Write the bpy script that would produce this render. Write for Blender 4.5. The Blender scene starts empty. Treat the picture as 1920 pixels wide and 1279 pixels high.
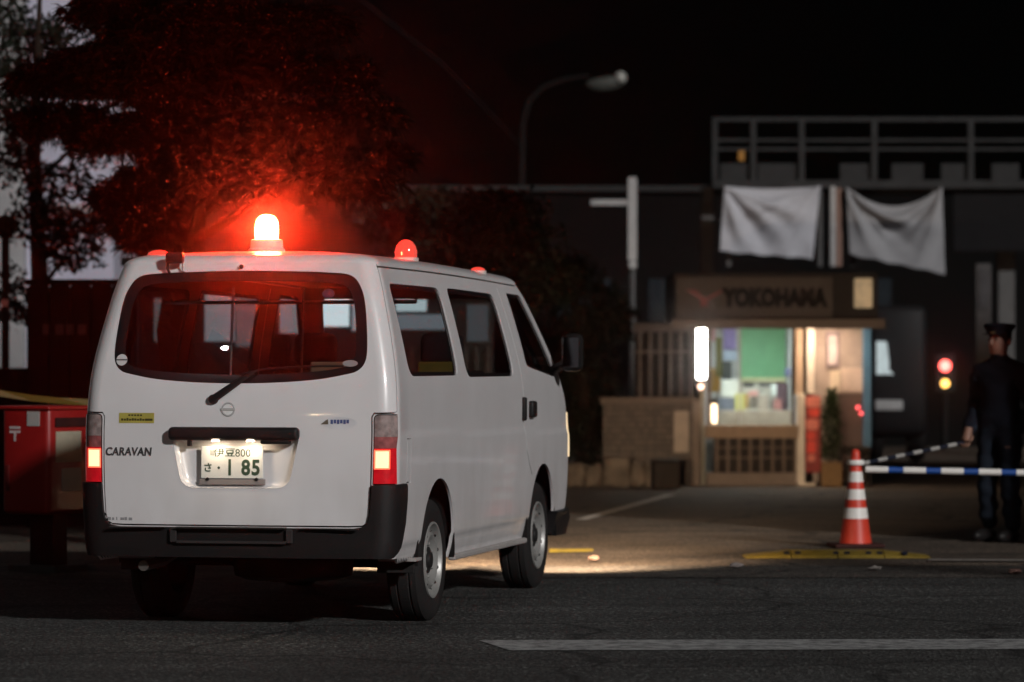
import bpy, bmesh, math, random
import numpy as np
from mathutils import Vector, Matrix, Euler
from mathutils.geometry import delaunay_2d_cdt

random.seed(7)
rng = np.random.default_rng(7)
S = bpy.context.scene
C = S.collection
R = math.radians

# ------------------------------------------------------------------ camera
F, CAMH, HOR = 6538.0, 1.387, 676.0          # focal length in px of a 1920-wide frame, eye height, horizon row
cd = bpy.data.cameras.new('camera')
cam = bpy.data.objects.new('camera', cd)
C.objects.link(cam)
cd.sensor_width = 36.0
cd.lens = F / 1920 * 36
cd.clip_start, cd.clip_end = 0.1, 3000
cam.location = (0, 0, CAMH)
cam.rotation_euler = (math.pi / 2 + math.atan((HOR - 639.5) / F), 0, 0)
cd.dof.use_dof = True
cd.dof.focus_distance = 18.0
cd.dof.aperture_fstop = 2.3
S.camera = cam

# ------------------------------------------------------------------ night sky and the one distant key light
SUN_TO = Vector((0.50, -0.78, 0.37)).normalized()      # direction towards the light
w = bpy.data.worlds.new('World')
S.world = w
w.use_nodes = True
nt = w.node_tree
bg = nt.nodes['Background']
sky = nt.nodes.new('ShaderNodeTexSky')
sky.sky_type = 'NISHITA'
sky.sun_disc = False
sky.sun_elevation = math.asin(SUN_TO.z)
sky.sun_rotation = math.atan2(SUN_TO.x, SUN_TO.y)
nt.links.new(sky.outputs[0], bg.inputs[0])
bg.inputs[1].default_value = 0.0001

sl = bpy.data.lights.new('sun', 'SUN')
sl.energy = 2.2
sl.angle = R(2.5)
sl.color = (1.0, 0.965, 0.945)
sun = bpy.data.objects.new('sun', sl)
C.objects.link(sun)
sun.rotation_euler = SUN_TO.to_track_quat('Z', 'Y').to_euler()

S.view_settings.view_transform = 'Standard'
S.view_settings.look = 'None'
S.view_settings.exposure = 0.0
S.view_settings.gamma = 1.0
S.render.engine = 'CYCLES'
cy = S.cycles
cy.use_denoising = True
cy.use_adaptive_sampling = True
cy.adaptive_threshold = 0.015
cy.max_bounces = 5
cy.diffuse_bounces = 2
cy.glossy_bounces = 2
cy.transmission_bounces = 3
cy.transparent_max_bounces = 24
cy.volume_bounces = 0
cy.caustics_reflective = False
cy.caustics_refractive = False
cy.sample_clamp_indirect = 4.0


def px(u, v, Y):
    """a photograph pixel at depth Y -> world point"""
    return Vector(((u - 960) / F * Y, Y, CAMH + (HOR - v) / F * Y))


def gy(v):
    return F * CAMH / (v - HOR)


# ------------------------------------------------------------------ materials
MATS = {}


def mat(name, col, rough=0.6, metal=0.0, var=0.12, scale=8.0, bump=0.0, bscale=60.0, emit=None, estr=0.0,
        spec=0.5, coat=0.0, col2=None, detail=4.0):
    if name in MATS:
        return MATS[name]
    if max(col[:3]) < .06 and spec == .5:
        spec = .12
    m = bpy.data.materials.new(name)
    m.use_nodes = True
    t = m.node_tree
    b = t.nodes['Principled BSDF']
    b.inputs['Roughness'].default_value = rough
    b.inputs['Metallic'].default_value = metal
    b.inputs['Specular IOR Level'].default_value = spec
    b.inputs['Coat Weight'].default_value = coat
    b.inputs['Coat Roughness'].default_value = 0.04
    tc = t.nodes.new('ShaderNodeTexCoord')
    n = t.nodes.new('ShaderNodeTexNoise')
    n.inputs['Scale'].default_value = scale
    n.inputs['Detail'].default_value = detail
    t.links.new(tc.outputs['Object'], n.inputs['Vector'])
    r = t.nodes.new('ShaderNodeValToRGB')
    c = Vector(col[:3])
    c2 = Vector(col2[:3]) if col2 else c * (1 + var)
    c1 = c if col2 else c * (1 - var)
    r.color_ramp.elements[0].position = 0.3
    r.color_ramp.elements[1].position = 0.7
    r.color_ramp.elements[0].color = (*c1, 1)
    r.color_ramp.elements[1].color = (*c2, 1)
    t.links.new(n.outputs[0], r.inputs[0])
    t.links.new(r.outputs[0], b.inputs['Base Color'])
    if bump > 0:
        n2 = t.nodes.new('ShaderNodeTexNoise')
        n2.inputs['Scale'].default_value = bscale
        n2.inputs['Detail'].default_value = 5
        t.links.new(tc.outputs['Object'], n2.inputs['Vector'])
        bp = t.nodes.new('ShaderNodeBump')
        bp.inputs['Strength'].default_value = bump
        bp.inputs['Distance'].default_value = 0.01
        t.links.new(n2.outputs[0], bp.inputs['Height'])
        t.links.new(bp.outputs[0], b.inputs['Normal'])
    if emit:
        b.inputs['Emission Color'].default_value = (*emit, 1)
        b.inputs['Emission Strength'].default_value = estr
    MATS[name] = m
    return m


def glass_mat(name, tint, ior=1.5, rough=0.0):
    m = bpy.data.materials.new(name)
    m.use_nodes = True
    t = m.node_tree
    t.nodes.clear()
    o = t.nodes.new('ShaderNodeOutputMaterial')
    mx = t.nodes.new('ShaderNodeMixShader')
    tr = t.nodes.new('ShaderNodeBsdfTransparent')
    tr.inputs[0].default_value = (*tint, 1)
    gl = t.nodes.new('ShaderNodeBsdfGlossy')
    gl.inputs['Roughness'].default_value = rough
    lw_ = t.nodes.new('ShaderNodeLayerWeight')
    lw_.inputs[0].default_value = 0.5
    pw = t.nodes.new('ShaderNodeMath'); pw.operation = 'POWER'; pw.inputs[1].default_value = 5.0
    t.links.new(lw_.outputs['Facing'], pw.inputs[0])
    fr = t.nodes.new('ShaderNodeMapRange'); fr.inputs[3].default_value = 0.045; fr.inputs[4].default_value = 0.9
    t.links.new(pw.outputs[0], fr.inputs[0])
    t.links.new(fr.outputs[0], mx.inputs[0])
    t.links.new(tr.outputs[0], mx.inputs[1])
    t.links.new(gl.outputs[0], mx.inputs[2])
    t.links.new(mx.outputs[0], o.inputs[0])
    MATS[name] = m
    return m


def emit_mat(name, col, strength):
    m = bpy.data.materials.new(name)
    m.use_nodes = True
    t = m.node_tree
    t.nodes.clear()
    o = t.nodes.new('ShaderNodeOutputMaterial')
    e = t.nodes.new('ShaderNodeEmission')
    e.inputs[0].default_value = (*col, 1)
    e.inputs[1].default_value = strength
    t.links.new(e.outputs[0], o.inputs[0])
    MATS[name] = m
    return m


def asphalt_mat(name, base, warm=(1, 1, 1), speck=1.0, patch=1.6):
    m = bpy.data.materials.new(name)
    m.use_nodes = True
    t = m.node_tree
    L = t.links.new
    b = t.nodes['Principled BSDF']
    b.inputs['Roughness'].default_value = 0.82
    b.inputs['Specular IOR Level'].default_value = 0.35
    tc = t.nodes.new('ShaderNodeTexCoord')
    co = tc.outputs['Object']
    n1 = t.nodes.new('ShaderNodeTexNoise'); n1.inputs['Scale'].default_value = 0.55; n1.inputs['Detail'].default_value = 6
    n2 = t.nodes.new('ShaderNodeTexNoise'); n2.inputs['Scale'].default_value = 42; n2.inputs['Detail'].default_value = 3
    vo = t.nodes.new('ShaderNodeTexVoronoi'); vo.inputs['Scale'].default_value = 62
    # wheel-polished tracks and seams run along the road: stretch a noise in X
    mp = t.nodes.new('ShaderNodeMapping'); mp.inputs['Scale'].default_value = (0.12, 2.2, 1)
    n3 = t.nodes.new('ShaderNodeTexNoise'); n3.inputs['Scale'].default_value = 1.0; n3.inputs['Detail'].default_value = 5
    L(co, mp.inputs[0]); L(mp.outputs[0], n3.inputs['Vector'])
    for n in (n1, n2, vo):
        L(co, n.inputs['Vector'])
    r1 = t.nodes.new('ShaderNodeMapRange'); r1.inputs[1].default_value = 0.3; r1.inputs[2].default_value = 0.7
    r1.inputs[3].default_value = 0.72; r1.inputs[4].default_value = 1.0 + 0.18 * patch
    L(n1.outputs[0], r1.inputs[0])
    r3 = t.nodes.new('ShaderNodeMapRange'); r3.inputs[1].default_value = 0.35; r3.inputs[2].default_value = 0.65
    r3.inputs[3].default_value = 0.75; r3.inputs[4].default_value = 1.25
    L(n3.outputs[0], r3.inputs[0])
    r2 = t.nodes.new('ShaderNodeMapRange'); r2.inputs[1].default_value = 0.35; r2.inputs[2].default_value = 0.75
    r2.inputs[3].default_value = 0.25; r2.inputs[4].default_value = 1.0 + 1.3 * speck
    L(n2.outputs[0], r2.inputs[0])
    bw = t.nodes.new('ShaderNodeRGBToBW'); L(vo.outputs['Color'], bw.inputs[0])
    rv = t.nodes.new('ShaderNodeMapRange'); rv.inputs[1].default_value = 0.55; rv.inputs[2].default_value = 0.95
    rv.inputs[3].default_value = 0.75; rv.inputs[4].default_value = 1.0 + 2.6 * speck
    L(bw.outputs[0], rv.inputs[0])
    # meandering cracks
    nw = t.nodes.new('ShaderNodeTexNoise'); nw.inputs['Scale'].default_value = 1.3; nw.inputs['Detail'].default_value = 6
    L(co, nw.inputs['Vector'])
    mixv = t.nodes.new('ShaderNodeMixRGB'); mixv.blend_type = 'ADD'; mixv.inputs[0].default_value = 0.6
    L(co, mixv.inputs[1]); L(nw.outputs['Color'], mixv.inputs[2])
    vc = t.nodes.new('ShaderNodeTexVoronoi'); vc.feature = 'DISTANCE_TO_EDGE'; vc.inputs['Scale'].default_value = 0.42
    L(mixv.outputs[0], vc.inputs['Vector'])
    rc = t.nodes.new('ShaderNodeMapRange'); rc.inputs[1].default_value = 0.0; rc.inputs[2].default_value = 0.018
    rc.inputs[3].default_value = 0.15; rc.inputs[4].default_value = 1.0
    L(vc.outputs[0], rc.inputs[0])
    acc = r1.outputs[0]
    for q in (r2.outputs[0], r3.outputs[0], rv.outputs[0], rc.outputs[0]):
        mm = t.nodes.new('ShaderNodeMath'); mm.operation = 'MULTIPLY'
        L(acc, mm.inputs[0]); L(q, mm.inputs[1]); acc = mm.outputs[0]
    mc = t.nodes.new('ShaderNodeMixRGB'); mc.blend_type = 'MULTIPLY'; mc.inputs[0].default_value = 1
    mc.inputs[1].default_value = (base * warm[0], base * warm[1], base * warm[2], 1)
    L(acc, mc.inputs[2])
    L(mc.outputs[0], b.inputs['Base Color'])
    bp = t.nodes.new('ShaderNodeBump'); bp.inputs['Strength'].default_value = 0.8; bp.inputs['Distance'].default_value = 0.012
    L(vo.outputs['Distance'], bp.inputs['Height']); L(bp.outputs[0], b.inputs['Normal'])
    MATS[name] = m
    return m


def paint_worn_mat(name, col, wear=0.45, scale=18):
    """road paint worn through to the asphalt in patches"""
    m = bpy.data.materials.new(name)
    m.use_nodes = True
    t = m.node_tree
    L = t.links.new
    b = t.nodes['Principled BSDF']
    b.inputs['Roughness'].default_value = 0.75
    tc = t.nodes.new('ShaderNodeTexCoord')
    n = t.nodes.new('ShaderNodeTexNoise'); n.inputs['Scale'].default_value = scale; n.inputs['Detail'].default_value = 9
    n.inputs['Roughness'].default_value = 0.75
    L(tc.outputs['Object'], n.inputs['Vector'])
    r = t.nodes.new('ShaderNodeValToRGB')
    r.color_ramp.elements[0].position = wear - 0.12
    r.color_ramp.elements[1].position = wear + 0.12
    r.color_ramp.elements[0].color = (0.05, 0.05, 0.05, 1)
    r.color_ramp.elements[1].color = (*col, 1)
    L(n.outputs[0], r.inputs[0]); L(r.outputs[0], b.inputs['Base Color'])
    MATS[name] = m
    return m


# ------------------------------------------------------------------ mesh helpers
class MB:
    def __init__(s):
        s.v, s.f, s.mi = [], [], []

    def add(s, vs, fs, mi=0):
        o = len(s.v)
        s.v += [tuple(p) for p in vs]
        s.f += [tuple(i + o for i in q) for q in fs]
        s.mi += [mi] * len(fs)
        return s

    def bm(s, bm, mi=0, M=None):
        bm.verts.index_update()
        vs = [(M @ v.co if M else v.co.copy()) for v in bm.verts]
        fs = [[v.index for v in f.verts] for f in bm.faces]
        bm.free()
        return s.add(vs, fs, mi)

    def box(s, lo, hi, bev=0.0, mi=0, M=None, seg=2):
        b = bmesh.new()
        bmesh.ops.create_cube(b, size=1)
        lo, hi = Vector(lo), Vector(hi)
        for v in b.verts:
            v.co = Vector([(lo[k] + hi[k]) / 2 + v.co[k] * (hi[k] - lo[k]) for k in range(3)])
        if bev > 0:
            bmesh.ops.bevel(b, geom=b.edges[:], offset=bev, segments=seg, profile=0.5, affect='EDGES')
        return s.bm(b, mi, M)

    def tube(s, pts, rad, n=8, mi=0, caps=True):
        pts = [Vector(p) for p in pts]
        rads = rad if isinstance(rad, (list, tuple)) else [rad] * len(pts)
        rings = []
        up = Vector((0, 0, 1))
        prev = None
        for i, p in enumerate(pts):
            d = (pts[min(i + 1, len(pts) - 1)] - pts[max(i - 1, 0)]).normalized()
            if prev is None:
                a = d.cross(up)
                if a.length < 1e-3:
                    a = d.cross(Vector((1, 0, 0)))
            else:
                a = prev - d * prev.dot(d)
                if a.length < 1e-4:
                    a = d.cross(up)
            a.normalize()
            prev = a
            bb = d.cross(a)
            rings.append([p + (a * math.cos(2 * math.pi * k / n) + bb * math.sin(2 * math.pi * k / n)) * rads[i] for k in range(n)])
        vs = [q for r_ in rings for q in r_]
        fs = []
        for i in range(len(rings) - 1):
            for k in range(n):
                fs.append((i * n + k, i * n + (k + 1) % n, (i + 1) * n + (k + 1) % n, (i + 1) * n + k))
        if caps:
            fs.append(tuple(range(n))[::-1])
            fs.append(tuple((len(rings) - 1) * n + k for k in range(n)))
        return s.add(vs, fs, mi)

    def lathe(s, prof, n=24, M=None, mi=0, close=False, caps=True):
        """prof: (radius, height) revolved about local Z"""
        vs, fs = [], []
        for r_, z in prof:
            for k in range(n):
                a = 2 * math.pi * k / n
                p = Vector((r_ * math.cos(a), r_ * math.sin(a), z))
                vs.append(M @ p if M else p)
        m = len(prof)
        for i in range(m - 1 + (1 if close else 0)):
            j = (i + 1) % m
            for k in range(n):
                fs.append((i * n + k, i * n + (k + 1) % n, j * n + (k + 1) % n, j * n + k))
        if not close and caps:
            if prof[0][0] > 1e-4:
                fs.append(tuple(range(n))[::-1])
            if prof[-1][0] > 1e-4:
                fs.append(tuple((m - 1) * n + k for k in range(n)))
        return s.add(vs, fs, mi)

    def prism(s, poly, d0, d1, axes='xz', mi=0, M=None):
        """closed 2D polygon extruded between d0 and d1 along the missing axis"""
        def mk(a, b, d):
            p = {'xz': (a, d, b), 'xy': (a, b, d), 'yz': (d, a, b)}[axes]
            return M @ Vector(p) if M else Vector(p)
        n = len(poly)
        vs = [mk(a, b, d0) for a, b in poly] + [mk(a, b, d1) for a, b in poly]
        fs = [tuple(range(n))[::-1], tuple(range(n, 2 * n))]
        for i in range(n):
            j = (i + 1) % n
            fs.append((i, j, n + j, n + i))
        return s.add(vs, fs, mi)

    def build(s, name, mats, parent=None, smooth=False, M=None):
        me = bpy.data.meshes.new(name)
        me.from_pydata(s.v, [], s.f)
        if not isinstance(mats, (list, tuple)):
            mats = [mats]
        for m in mats:
            me.materials.append(m)
        if len(mats) > 1:
            me.polygons.foreach_set('material_index', s.mi)
        b = bmesh.new()
        b.from_mesh(me)
        bmesh.ops.recalc_face_normals(b, faces=b.faces)
        b.to_mesh(me)
        b.free()
        if smooth:
            try:
                me.shade_smooth()
                me.set_sharp_from_angle(angle=R(smooth if smooth is not True else 40))
            except Exception:
                pass
        o = bpy.data.objects.new(name, me)
        C.objects.link(o)
        if parent:
            o.parent = parent
        if M is not None:
            o.matrix_local = M
        return o


def tag(o, label=None, cat=None, group=None, kind=None):
    if label:
        o['label'] = label
    if cat:
        o['category'] = cat
    if group:
        o['group'] = group
    if kind:
        o['kind'] = kind
    return o


def empty(name, loc=(0, 0, 0), rz=0.0, label=None, cat=None, group=None):
    o = bpy.data.objects.new(name, None)
    C.objects.link(o)
    o.empty_display_size = 0.2
    o.location = loc
    o.rotation_euler = (0, 0, rz)
    return tag(o, label, cat, group)


def copy_part(o, name, parent, M=None):
    c = o.copy()
    C.objects.link(c)
    c.name = name
    c.parent = parent
    if M is not None:
        c.matrix_local = M
    return c


def sheet(name, poly, z, m, label=None, kind='structure', sub=1):
    me = bpy.data.meshes.new(name)
    me.from_pydata([(x, y, z) for x, y in poly], [], [tuple(range(len(poly)))])
    me.materials.append(m)
    o = bpy.data.objects.new(name, me)
    C.objects.link(o)
    return tag(o, label, None, None, kind)


def text_mesh(name, body, size, m, M, parent=None, extrude=0.002, offset=0.0, shear=0.0, xs=1.0, spacing=1.0):
    cu = bpy.data.curves.new(name, 'FONT')
    cu.body = body
    cu.size = size
    cu.extrude = extrude
    cu.offset = offset
    cu.shear = shear
    cu.space_character = spacing
    cu.align_x = 'CENTER'
    cu.align_y = 'CENTER'
    cu.resolution_u = 3
    tmp = bpy.data.objects.new(name + '_tmp', cu)
    C.objects.link(tmp)
    dg = bpy.context.evaluated_depsgraph_get()
    me = bpy.data.meshes.new_from_object(tmp.evaluated_get(dg))
    bpy.data.objects.remove(tmp)
    bpy.data.curves.remove(cu)
    me.name = name
    me.materials.clear()
    me.materials.append(m)
    if xs != 1.0:
        me.transform(Matrix.Diagonal((xs, 1, 1, 1)))
    o = bpy.data.objects.new(name, me)
    C.objects.link(o)
    if parent:
        o.parent = parent
    o.matrix_local = M
    return o


FACE_CAM = Matrix.Rotation(math.pi / 2, 4, 'X')     # text lying in XY stood up to face -Y


def pchip(xs, ys):
    xs, ys = np.array(xs, float), np.array(ys, float)
    h = np.diff(xs)
    d = np.diff(ys) / h
    m = np.zeros_like(xs)
    m[0], m[-1] = d[0], d[-1]
    for i in range(1, len(xs) - 1):
        if d[i - 1] * d[i] > 0:
            w1, w2 = 2 * h[i] + h[i - 1], h[i] + 2 * h[i - 1]
            m[i] = (w1 + w2) / (w1 / d[i - 1] + w2 / d[i])

    def f(x):
        x = np.clip(np.asarray(x, float), xs[0], xs[-1])
        i = np.clip(np.searchsorted(xs, x) - 1, 0, len(xs) - 2)
        t = (x - xs[i]) / h[i]
        return ((2 * t**3 - 3 * t**2 + 1) * ys[i] + (t**3 - 2 * t**2 + t) * h[i] * m[i]
                + (-2 * t**3 + 3 * t**2) * ys[i + 1] + (t**3 - t**2) * h[i] * m[i + 1])
    return f


def rounded(poly, r, n=5):
    """round the corners of a 2D polygon"""
    out = []
    k = len(poly)
    for i in range(k):
        p0, p1, p2 = Vector(poly[i - 1]), Vector(poly[i]), Vector(poly[(i + 1) % k])
        rr = r[i] if isinstance(r, (list, tuple)) else r
        d0, d1 = (p0 - p1), (p2 - p1)
        q = min(rr, d0.length * 0.49, d1.length * 0.49)
        a, b = p1 + d0.normalized() * q, p1 + d1.normalized() * q
        for j in range(n + 1):
            t = j / n
            out.append(tuple((1 - t)**2 * a + 2 * t * (1 - t) * p1 + t * t * b))
    return out


def densify(poly, step, closed=True):
    out = []
    n = len(poly)
    for i in range(n if closed else n - 1):
        a, b = Vector(poly[i]), Vector(poly[(i + 1) % n])
        k = max(1, int((b - a).length / step))
        for j in range(k):
            out.append(tuple(a.lerp(b, j / k)))
    if not closed:
        out.append(tuple(poly[-1]))
    return out


def offset_line(line, w):
    """thin closed polygon around an open polyline"""
    pts = [Vector(p) for p in line]
    l, r_ = [], []
    for i, p in enumerate(pts):
        d = (pts[min(i + 1, len(pts) - 1)] - pts[max(i - 1, 0)]).normalized()
        nrm = Vector((-d.y, d.x)) * w / 2
        l.append(tuple(p + nrm))
        r_.append(tuple(p - nrm))
    return l + r_[::-1]


def inside(poly, P):
    """vectorised point-in-polygon"""
    poly = np.array(poly)
    x, y = P[:, 0], P[:, 1]
    res = np.zeros(len(P), bool)
    j = len(poly) - 1
    for i in range(len(poly)):
        xi, yi = poly[i]
        xj, yj = poly[j]
        c = ((yi > y) != (yj > y)) & (x < (xj - xi) * (y - yi) / (yj - yi + 1e-12) + xi)
        res ^= c
        j = i
    return res

# ================================================================== shared materials
white_paint = mat('white_car_paint', (0.74, 0.73, 0.74), rough=0.40, var=0.03, scale=2.5, spec=0.45, coat=0.6)
white_paint.node_tree.nodes['Principled BSDF'].inputs['Coat Roughness'].default_value = 0.08
def weather_paint(m):
    t = m.node_tree; L = t.links.new
    b = t.nodes['Principled BSDF']
    src = b.inputs['Base Color'].links[0].from_socket
    tc = t.nodes.new('ShaderNodeTexCoord')
    sx_ = t.nodes.new('ShaderNodeSeparateXYZ'); L(tc.outputs['Object'], sx_.inputs[0])
    mp = t.nodes.new('ShaderNodeMapping'); mp.inputs['Scale'].default_value = (3.2, 3.2, 1.5); L(tc.outputs['Object'], mp.inputs[0])
    n = t.nodes.new('ShaderNodeTexNoise'); n.inputs['Scale'].default_value = 1.6; n.inputs['Detail'].default_value = 7; L(mp.outputs[0], n.inputs['Vector'])
    # road film: streaky, thickest on the sills, thinning out by the waistline
    hr = t.nodes.new('ShaderNodeMapRange'); hr.inputs[1].default_value = .30; hr.inputs[2].default_value = 1.0; hr.inputs[3].default_value = .34; hr.inputs[4].default_value = .05
    L(sx_.outputs[2], hr.inputs[0])
    nr = t.nodes.new('ShaderNodeMapRange'); nr.inputs[1].default_value = .38; nr.inputs[2].default_value = .72; L(n.outputs[0], nr.inputs[0])
    mu = t.nodes.new('ShaderNodeMath'); mu.operation = 'MULTIPLY'; L(hr.outputs[0], mu.inputs[0]); L(nr.outputs[0], mu.inputs[1])
    mx = t.nodes.new('ShaderNodeMixRGB'); mx.inputs[2].default_value = (.30, .26, .22, 1)
    L(mu.outputs[0], mx.inputs[0]); L(src, mx.inputs[1]); L(mx.outputs[0], b.inputs['Base Color'])
    rr = t.nodes.new('ShaderNodeMapRange'); rr.inputs[3].default_value = .30; rr.inputs[4].default_value = .6; L(mu.outputs[0], rr.inputs[0]); L(rr.outputs[0], b.inputs['Roughness'])
    n2 = t.nodes.new('ShaderNodeTexNoise'); n2.inputs['Scale'].default_value = 3.2; n2.inputs['Detail'].default_value = 1; L(tc.outputs['Object'], n2.inputs['Vector'])
    bp = t.nodes.new('ShaderNodeBump'); bp.inputs['Strength'].default_value = .12; bp.inputs['Distance'].default_value = .02
    L(n2.outputs[0], bp.inputs['Height']); L(bp.outputs[0], b.inputs['Normal']); L(bp.outputs[0], b.inputs['Coat Normal'])


weather_paint(white_paint)
black_plastic = mat('black_plastic', (0.010, 0.0095, 0.010), rough=0.5, spec=0.25, bump=0.15, bscale=220)
rubber = mat('rubber', (0.02, 0.019, 0.019), rough=0.8, bump=0.2, bscale=90)
lining = mat('grey_lining', (0.10, 0.09, 0.09), rough=0.9)
dark_under = mat('underbody', (0.012, 0.011, 0.011), rough=0.9)
frit = mat('glass_border_black', (0.010, 0.009, 0.010), rough=0.12, spec=.45)
car_glass = glass_mat('car_glass', (0.55, 0.57, 0.58))
side_glass = glass_mat('side_car_glass', (0.42, 0.45, 0.46))
steel = mat('painted_steel', (0.33, 0.33, 0.32), rough=0.42, metal=0.35, bump=0.1)
chrome = mat('chrome', (0.65, 0.65, 0.66), rough=0.18, metal=0.9)
white_enamel = mat('white_enamel', (0.72, 0.72, 0.70), rough=0.5)

# ================================================================== ground
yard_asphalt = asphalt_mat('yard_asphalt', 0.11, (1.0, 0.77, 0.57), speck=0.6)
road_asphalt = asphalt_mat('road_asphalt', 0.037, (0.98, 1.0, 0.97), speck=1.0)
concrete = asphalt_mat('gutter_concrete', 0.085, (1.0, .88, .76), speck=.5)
worn_white = paint_worn_mat('worn_white_road_paint', (0.36, 0.37, 0.37), 0.465, 11)
worn_yellow = paint_worn_mat('worn_yellow_paint', (0.55, 0.40, 0.03), 0.42, 12)

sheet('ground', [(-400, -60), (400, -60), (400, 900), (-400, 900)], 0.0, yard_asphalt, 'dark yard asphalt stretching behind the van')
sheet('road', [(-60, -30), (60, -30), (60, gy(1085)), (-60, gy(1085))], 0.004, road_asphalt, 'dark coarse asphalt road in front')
sheet('kerb_gutter', [(-40, gy(1085)), (40, gy(1085)), (40, gy(1063)), (-40, gy(1063))], 0.008, concrete,
      'pale concrete gutter strip along the road edge')
lx0 = (905 - 960) / F * gy(1211)
sheet('road_line', [(lx0 + .13, gy(1222)), (12, gy(1212)), (12, gy(1192)), ((905 - 960) / F * gy(1203) - .02, gy(1203))], 0.008, worn_white,
      'wide worn white line painted across the road')
sheet('yard_line', [((1078 - 960) / F * gy(975), gy(975)), ((1100 - 960) / F * gy(975), gy(975)),
                    ((1268 - 960) / F * gy(928), gy(928)), ((1246 - 960) / F * gy(928), gy(928))], 0.004,
      paint_worn_mat('yard_white_paint', (0.55, 0.5, 0.44), 0.3), 'slanting white line on the yard')
sheet('yellow_line', [((1030 - 960) / F * gy(1037), gy(1037)), ((1112 - 960) / F * gy(1035), gy(1035)),
                      ((1112 - 960) / F * gy(1030), gy(1030)), ((1030 - 960) / F * gy(1030), gy(1030))], 0.004, worn_yellow,
      'short yellow line on the asphalt beyond the van')
sheet('edge_line', [((1740 - 960) / F * gy(1054), gy(1054)), (9, gy(1062)), (9, gy(1058)), ((1740 - 960) / F * gy(1051), gy(1051))], 0.012,
      paint_worn_mat('edge_paint', (0.30, 0.27, 0.24), 0.4), 'thin pale line along the road edge')

# ================================================================== the van
VTH = 0.2147
van = empty('van', (-1.409, 17.777, 0), -VTH,
            'white police van seen from behind with a glowing red beacon on its roof', 'van')
WH_R, WH_F, WR = 0.991, 3.706, 0.325

fW = pchip([.318, .40, .50, .75, 1.0, 1.2, 1.3, 1.376, 1.487, 1.6, 1.75, 1.83, 1.88],
           [.790, .812, .824, .833, .836, .830, .822, .811, .790, .765, .728, .704, .686])
fyr = pchip([.318, .45, .75, 1.1, 1.25, 1.4, 1.6, 1.75, 1.85, 1.88], [0, -.01, -.015, -.005, .012, .04, .085, .122, .152, .162])
fyf = pchip([.318, .45, .7, .9, 1.05, 1.15, 1.22, 1.3, 1.5, 1.7, 1.82, 1.88],
            [4.58, 4.64, 4.69, 4.68, 4.66, 4.60, 4.52, 4.42, 4.19, 3.96, 3.82, 3.73])
PA, PB, PC, PD, PE = .74, .16, 3.9, .19, .66
RC, KR, RCF, KF = .10, .055, .12, .10
SMAX = PA + PB + PC + PD + PE


def outline(v):
    W, yr, yf = fW(v), fyr(v), fyf(v)
    p0 = np.arctan(2 * KR * (W - RC)); xe = W - RC * (1 - np.sin(p0)); ye = yr + KR * xe**2; yA = ye + RC * np.cos(p0)
    pf = np.arctan(2 * KF * (W - RCF)); xf = W - RCF * (1 - np.sin(pf)); yef = yf - KF * xf**2; yF = yef - RCF * np.cos(pf)
    return W, yr, yf, p0, xe, ye, yA, pf, xf, yef, yF


def sstep(t):
    t = np.clip(t, 0, 1)
    return t * t * (3 - 2 * t)


def surf(s, v):
    s, v = np.asarray(s, float), np.asarray(v, float)
    W, yr, yf, p0, xe, ye, yA, pf, xf, yef, yF = outline(v)
    x = np.zeros_like(s); y = np.zeros_like(s)
    a = s <= PA
    xr = s / PA * xe
    x = np.where(a, xr, x); y = np.where(a, yr + KR * xr**2, y)
    b = (s > PA) & (s <= PA + PB)
    th = p0 + (np.pi / 2 - p0) * (s - PA) / PB
    x = np.where(b, xe + RC * (np.sin(th) - np.sin(p0)), x); y = np.where(b, ye + RC * (np.cos(p0) - np.cos(th)), y)
    c = (s > PA + PB) & (s <= PA + PB + PC)
    x = np.where(c, W, x); y = np.where(c, yA + (yF - yA) * (s - PA - PB) / PC, y)
    d = (s > PA + PB + PC) & (s <= PA + PB + PC + PD)
    th = np.pi / 2 + (pf - np.pi / 2) * (s - PA - PB - PC) / PD
    x = np.where(d, xf + RCF * (np.sin(th) - np.sin(pf)), x); y = np.where(d, yef - RCF * (np.cos(pf) - np.cos(th)), y)
    e = s > PA + PB + PC + PD
    xx = xf * (1 - (s - PA - PB - PC - PD) / PE)
    x = np.where(e, xx, x); y = np.where(e, yf - KF * xx**2, y)
    side = sstep((s - PA - PB * .8) / .25) * sstep((SMAX - PE - s) / .2)
    zc = 1.0 - .016 * y
    x = x - side * (.012 * sstep((v - zc) / .035) - .012 * sstep((v - zc - .035) / .25) * .6)
    x = x - side * .008 * sstep((.455 - v) / .02)
    x = x * (1 - .022 * (np.abs(y - 2.2) / 2.4)**4 * (y > 2.2))
    drop = .034 * np.clip((y - 1) / 2.7, 0, 1.3)**1.6
    z = v - drop * np.clip((v - 1.3) / .58, 0, 1)
    return np.stack([x, y, z], -1)


def normal(s, v):
    h = 1e-3
    du = surf(np.minimum(s + h, SMAX), v) - surf(np.maximum(s - h, 0), v)
    dv = surf(s, np.minimum(v + h, 1.88)) - surf(s, np.maximum(v - h, .318))
    n = np.cross(du, dv)
    ln = np.linalg.norm(n, axis=-1, keepdims=True)
    return n / np.maximum(ln, 1e-9)


def Sr(x, v):
    return float(PA * x / outline(v)[4])


def Ss(y, v):
    o = outline(v)
    return float(PA + PB + PC * (y - o[6]) / (o[10] - o[6]))


def side_poly(poly, step=.025):
    return [(Ss(y, z), z) for y, z in densify(poly, step)]


def rear_poly(poly, step=.025):
    return [(Sr(x, z), z) for x, z in densify(poly, step)]


SC = PA + PB * .74
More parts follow.
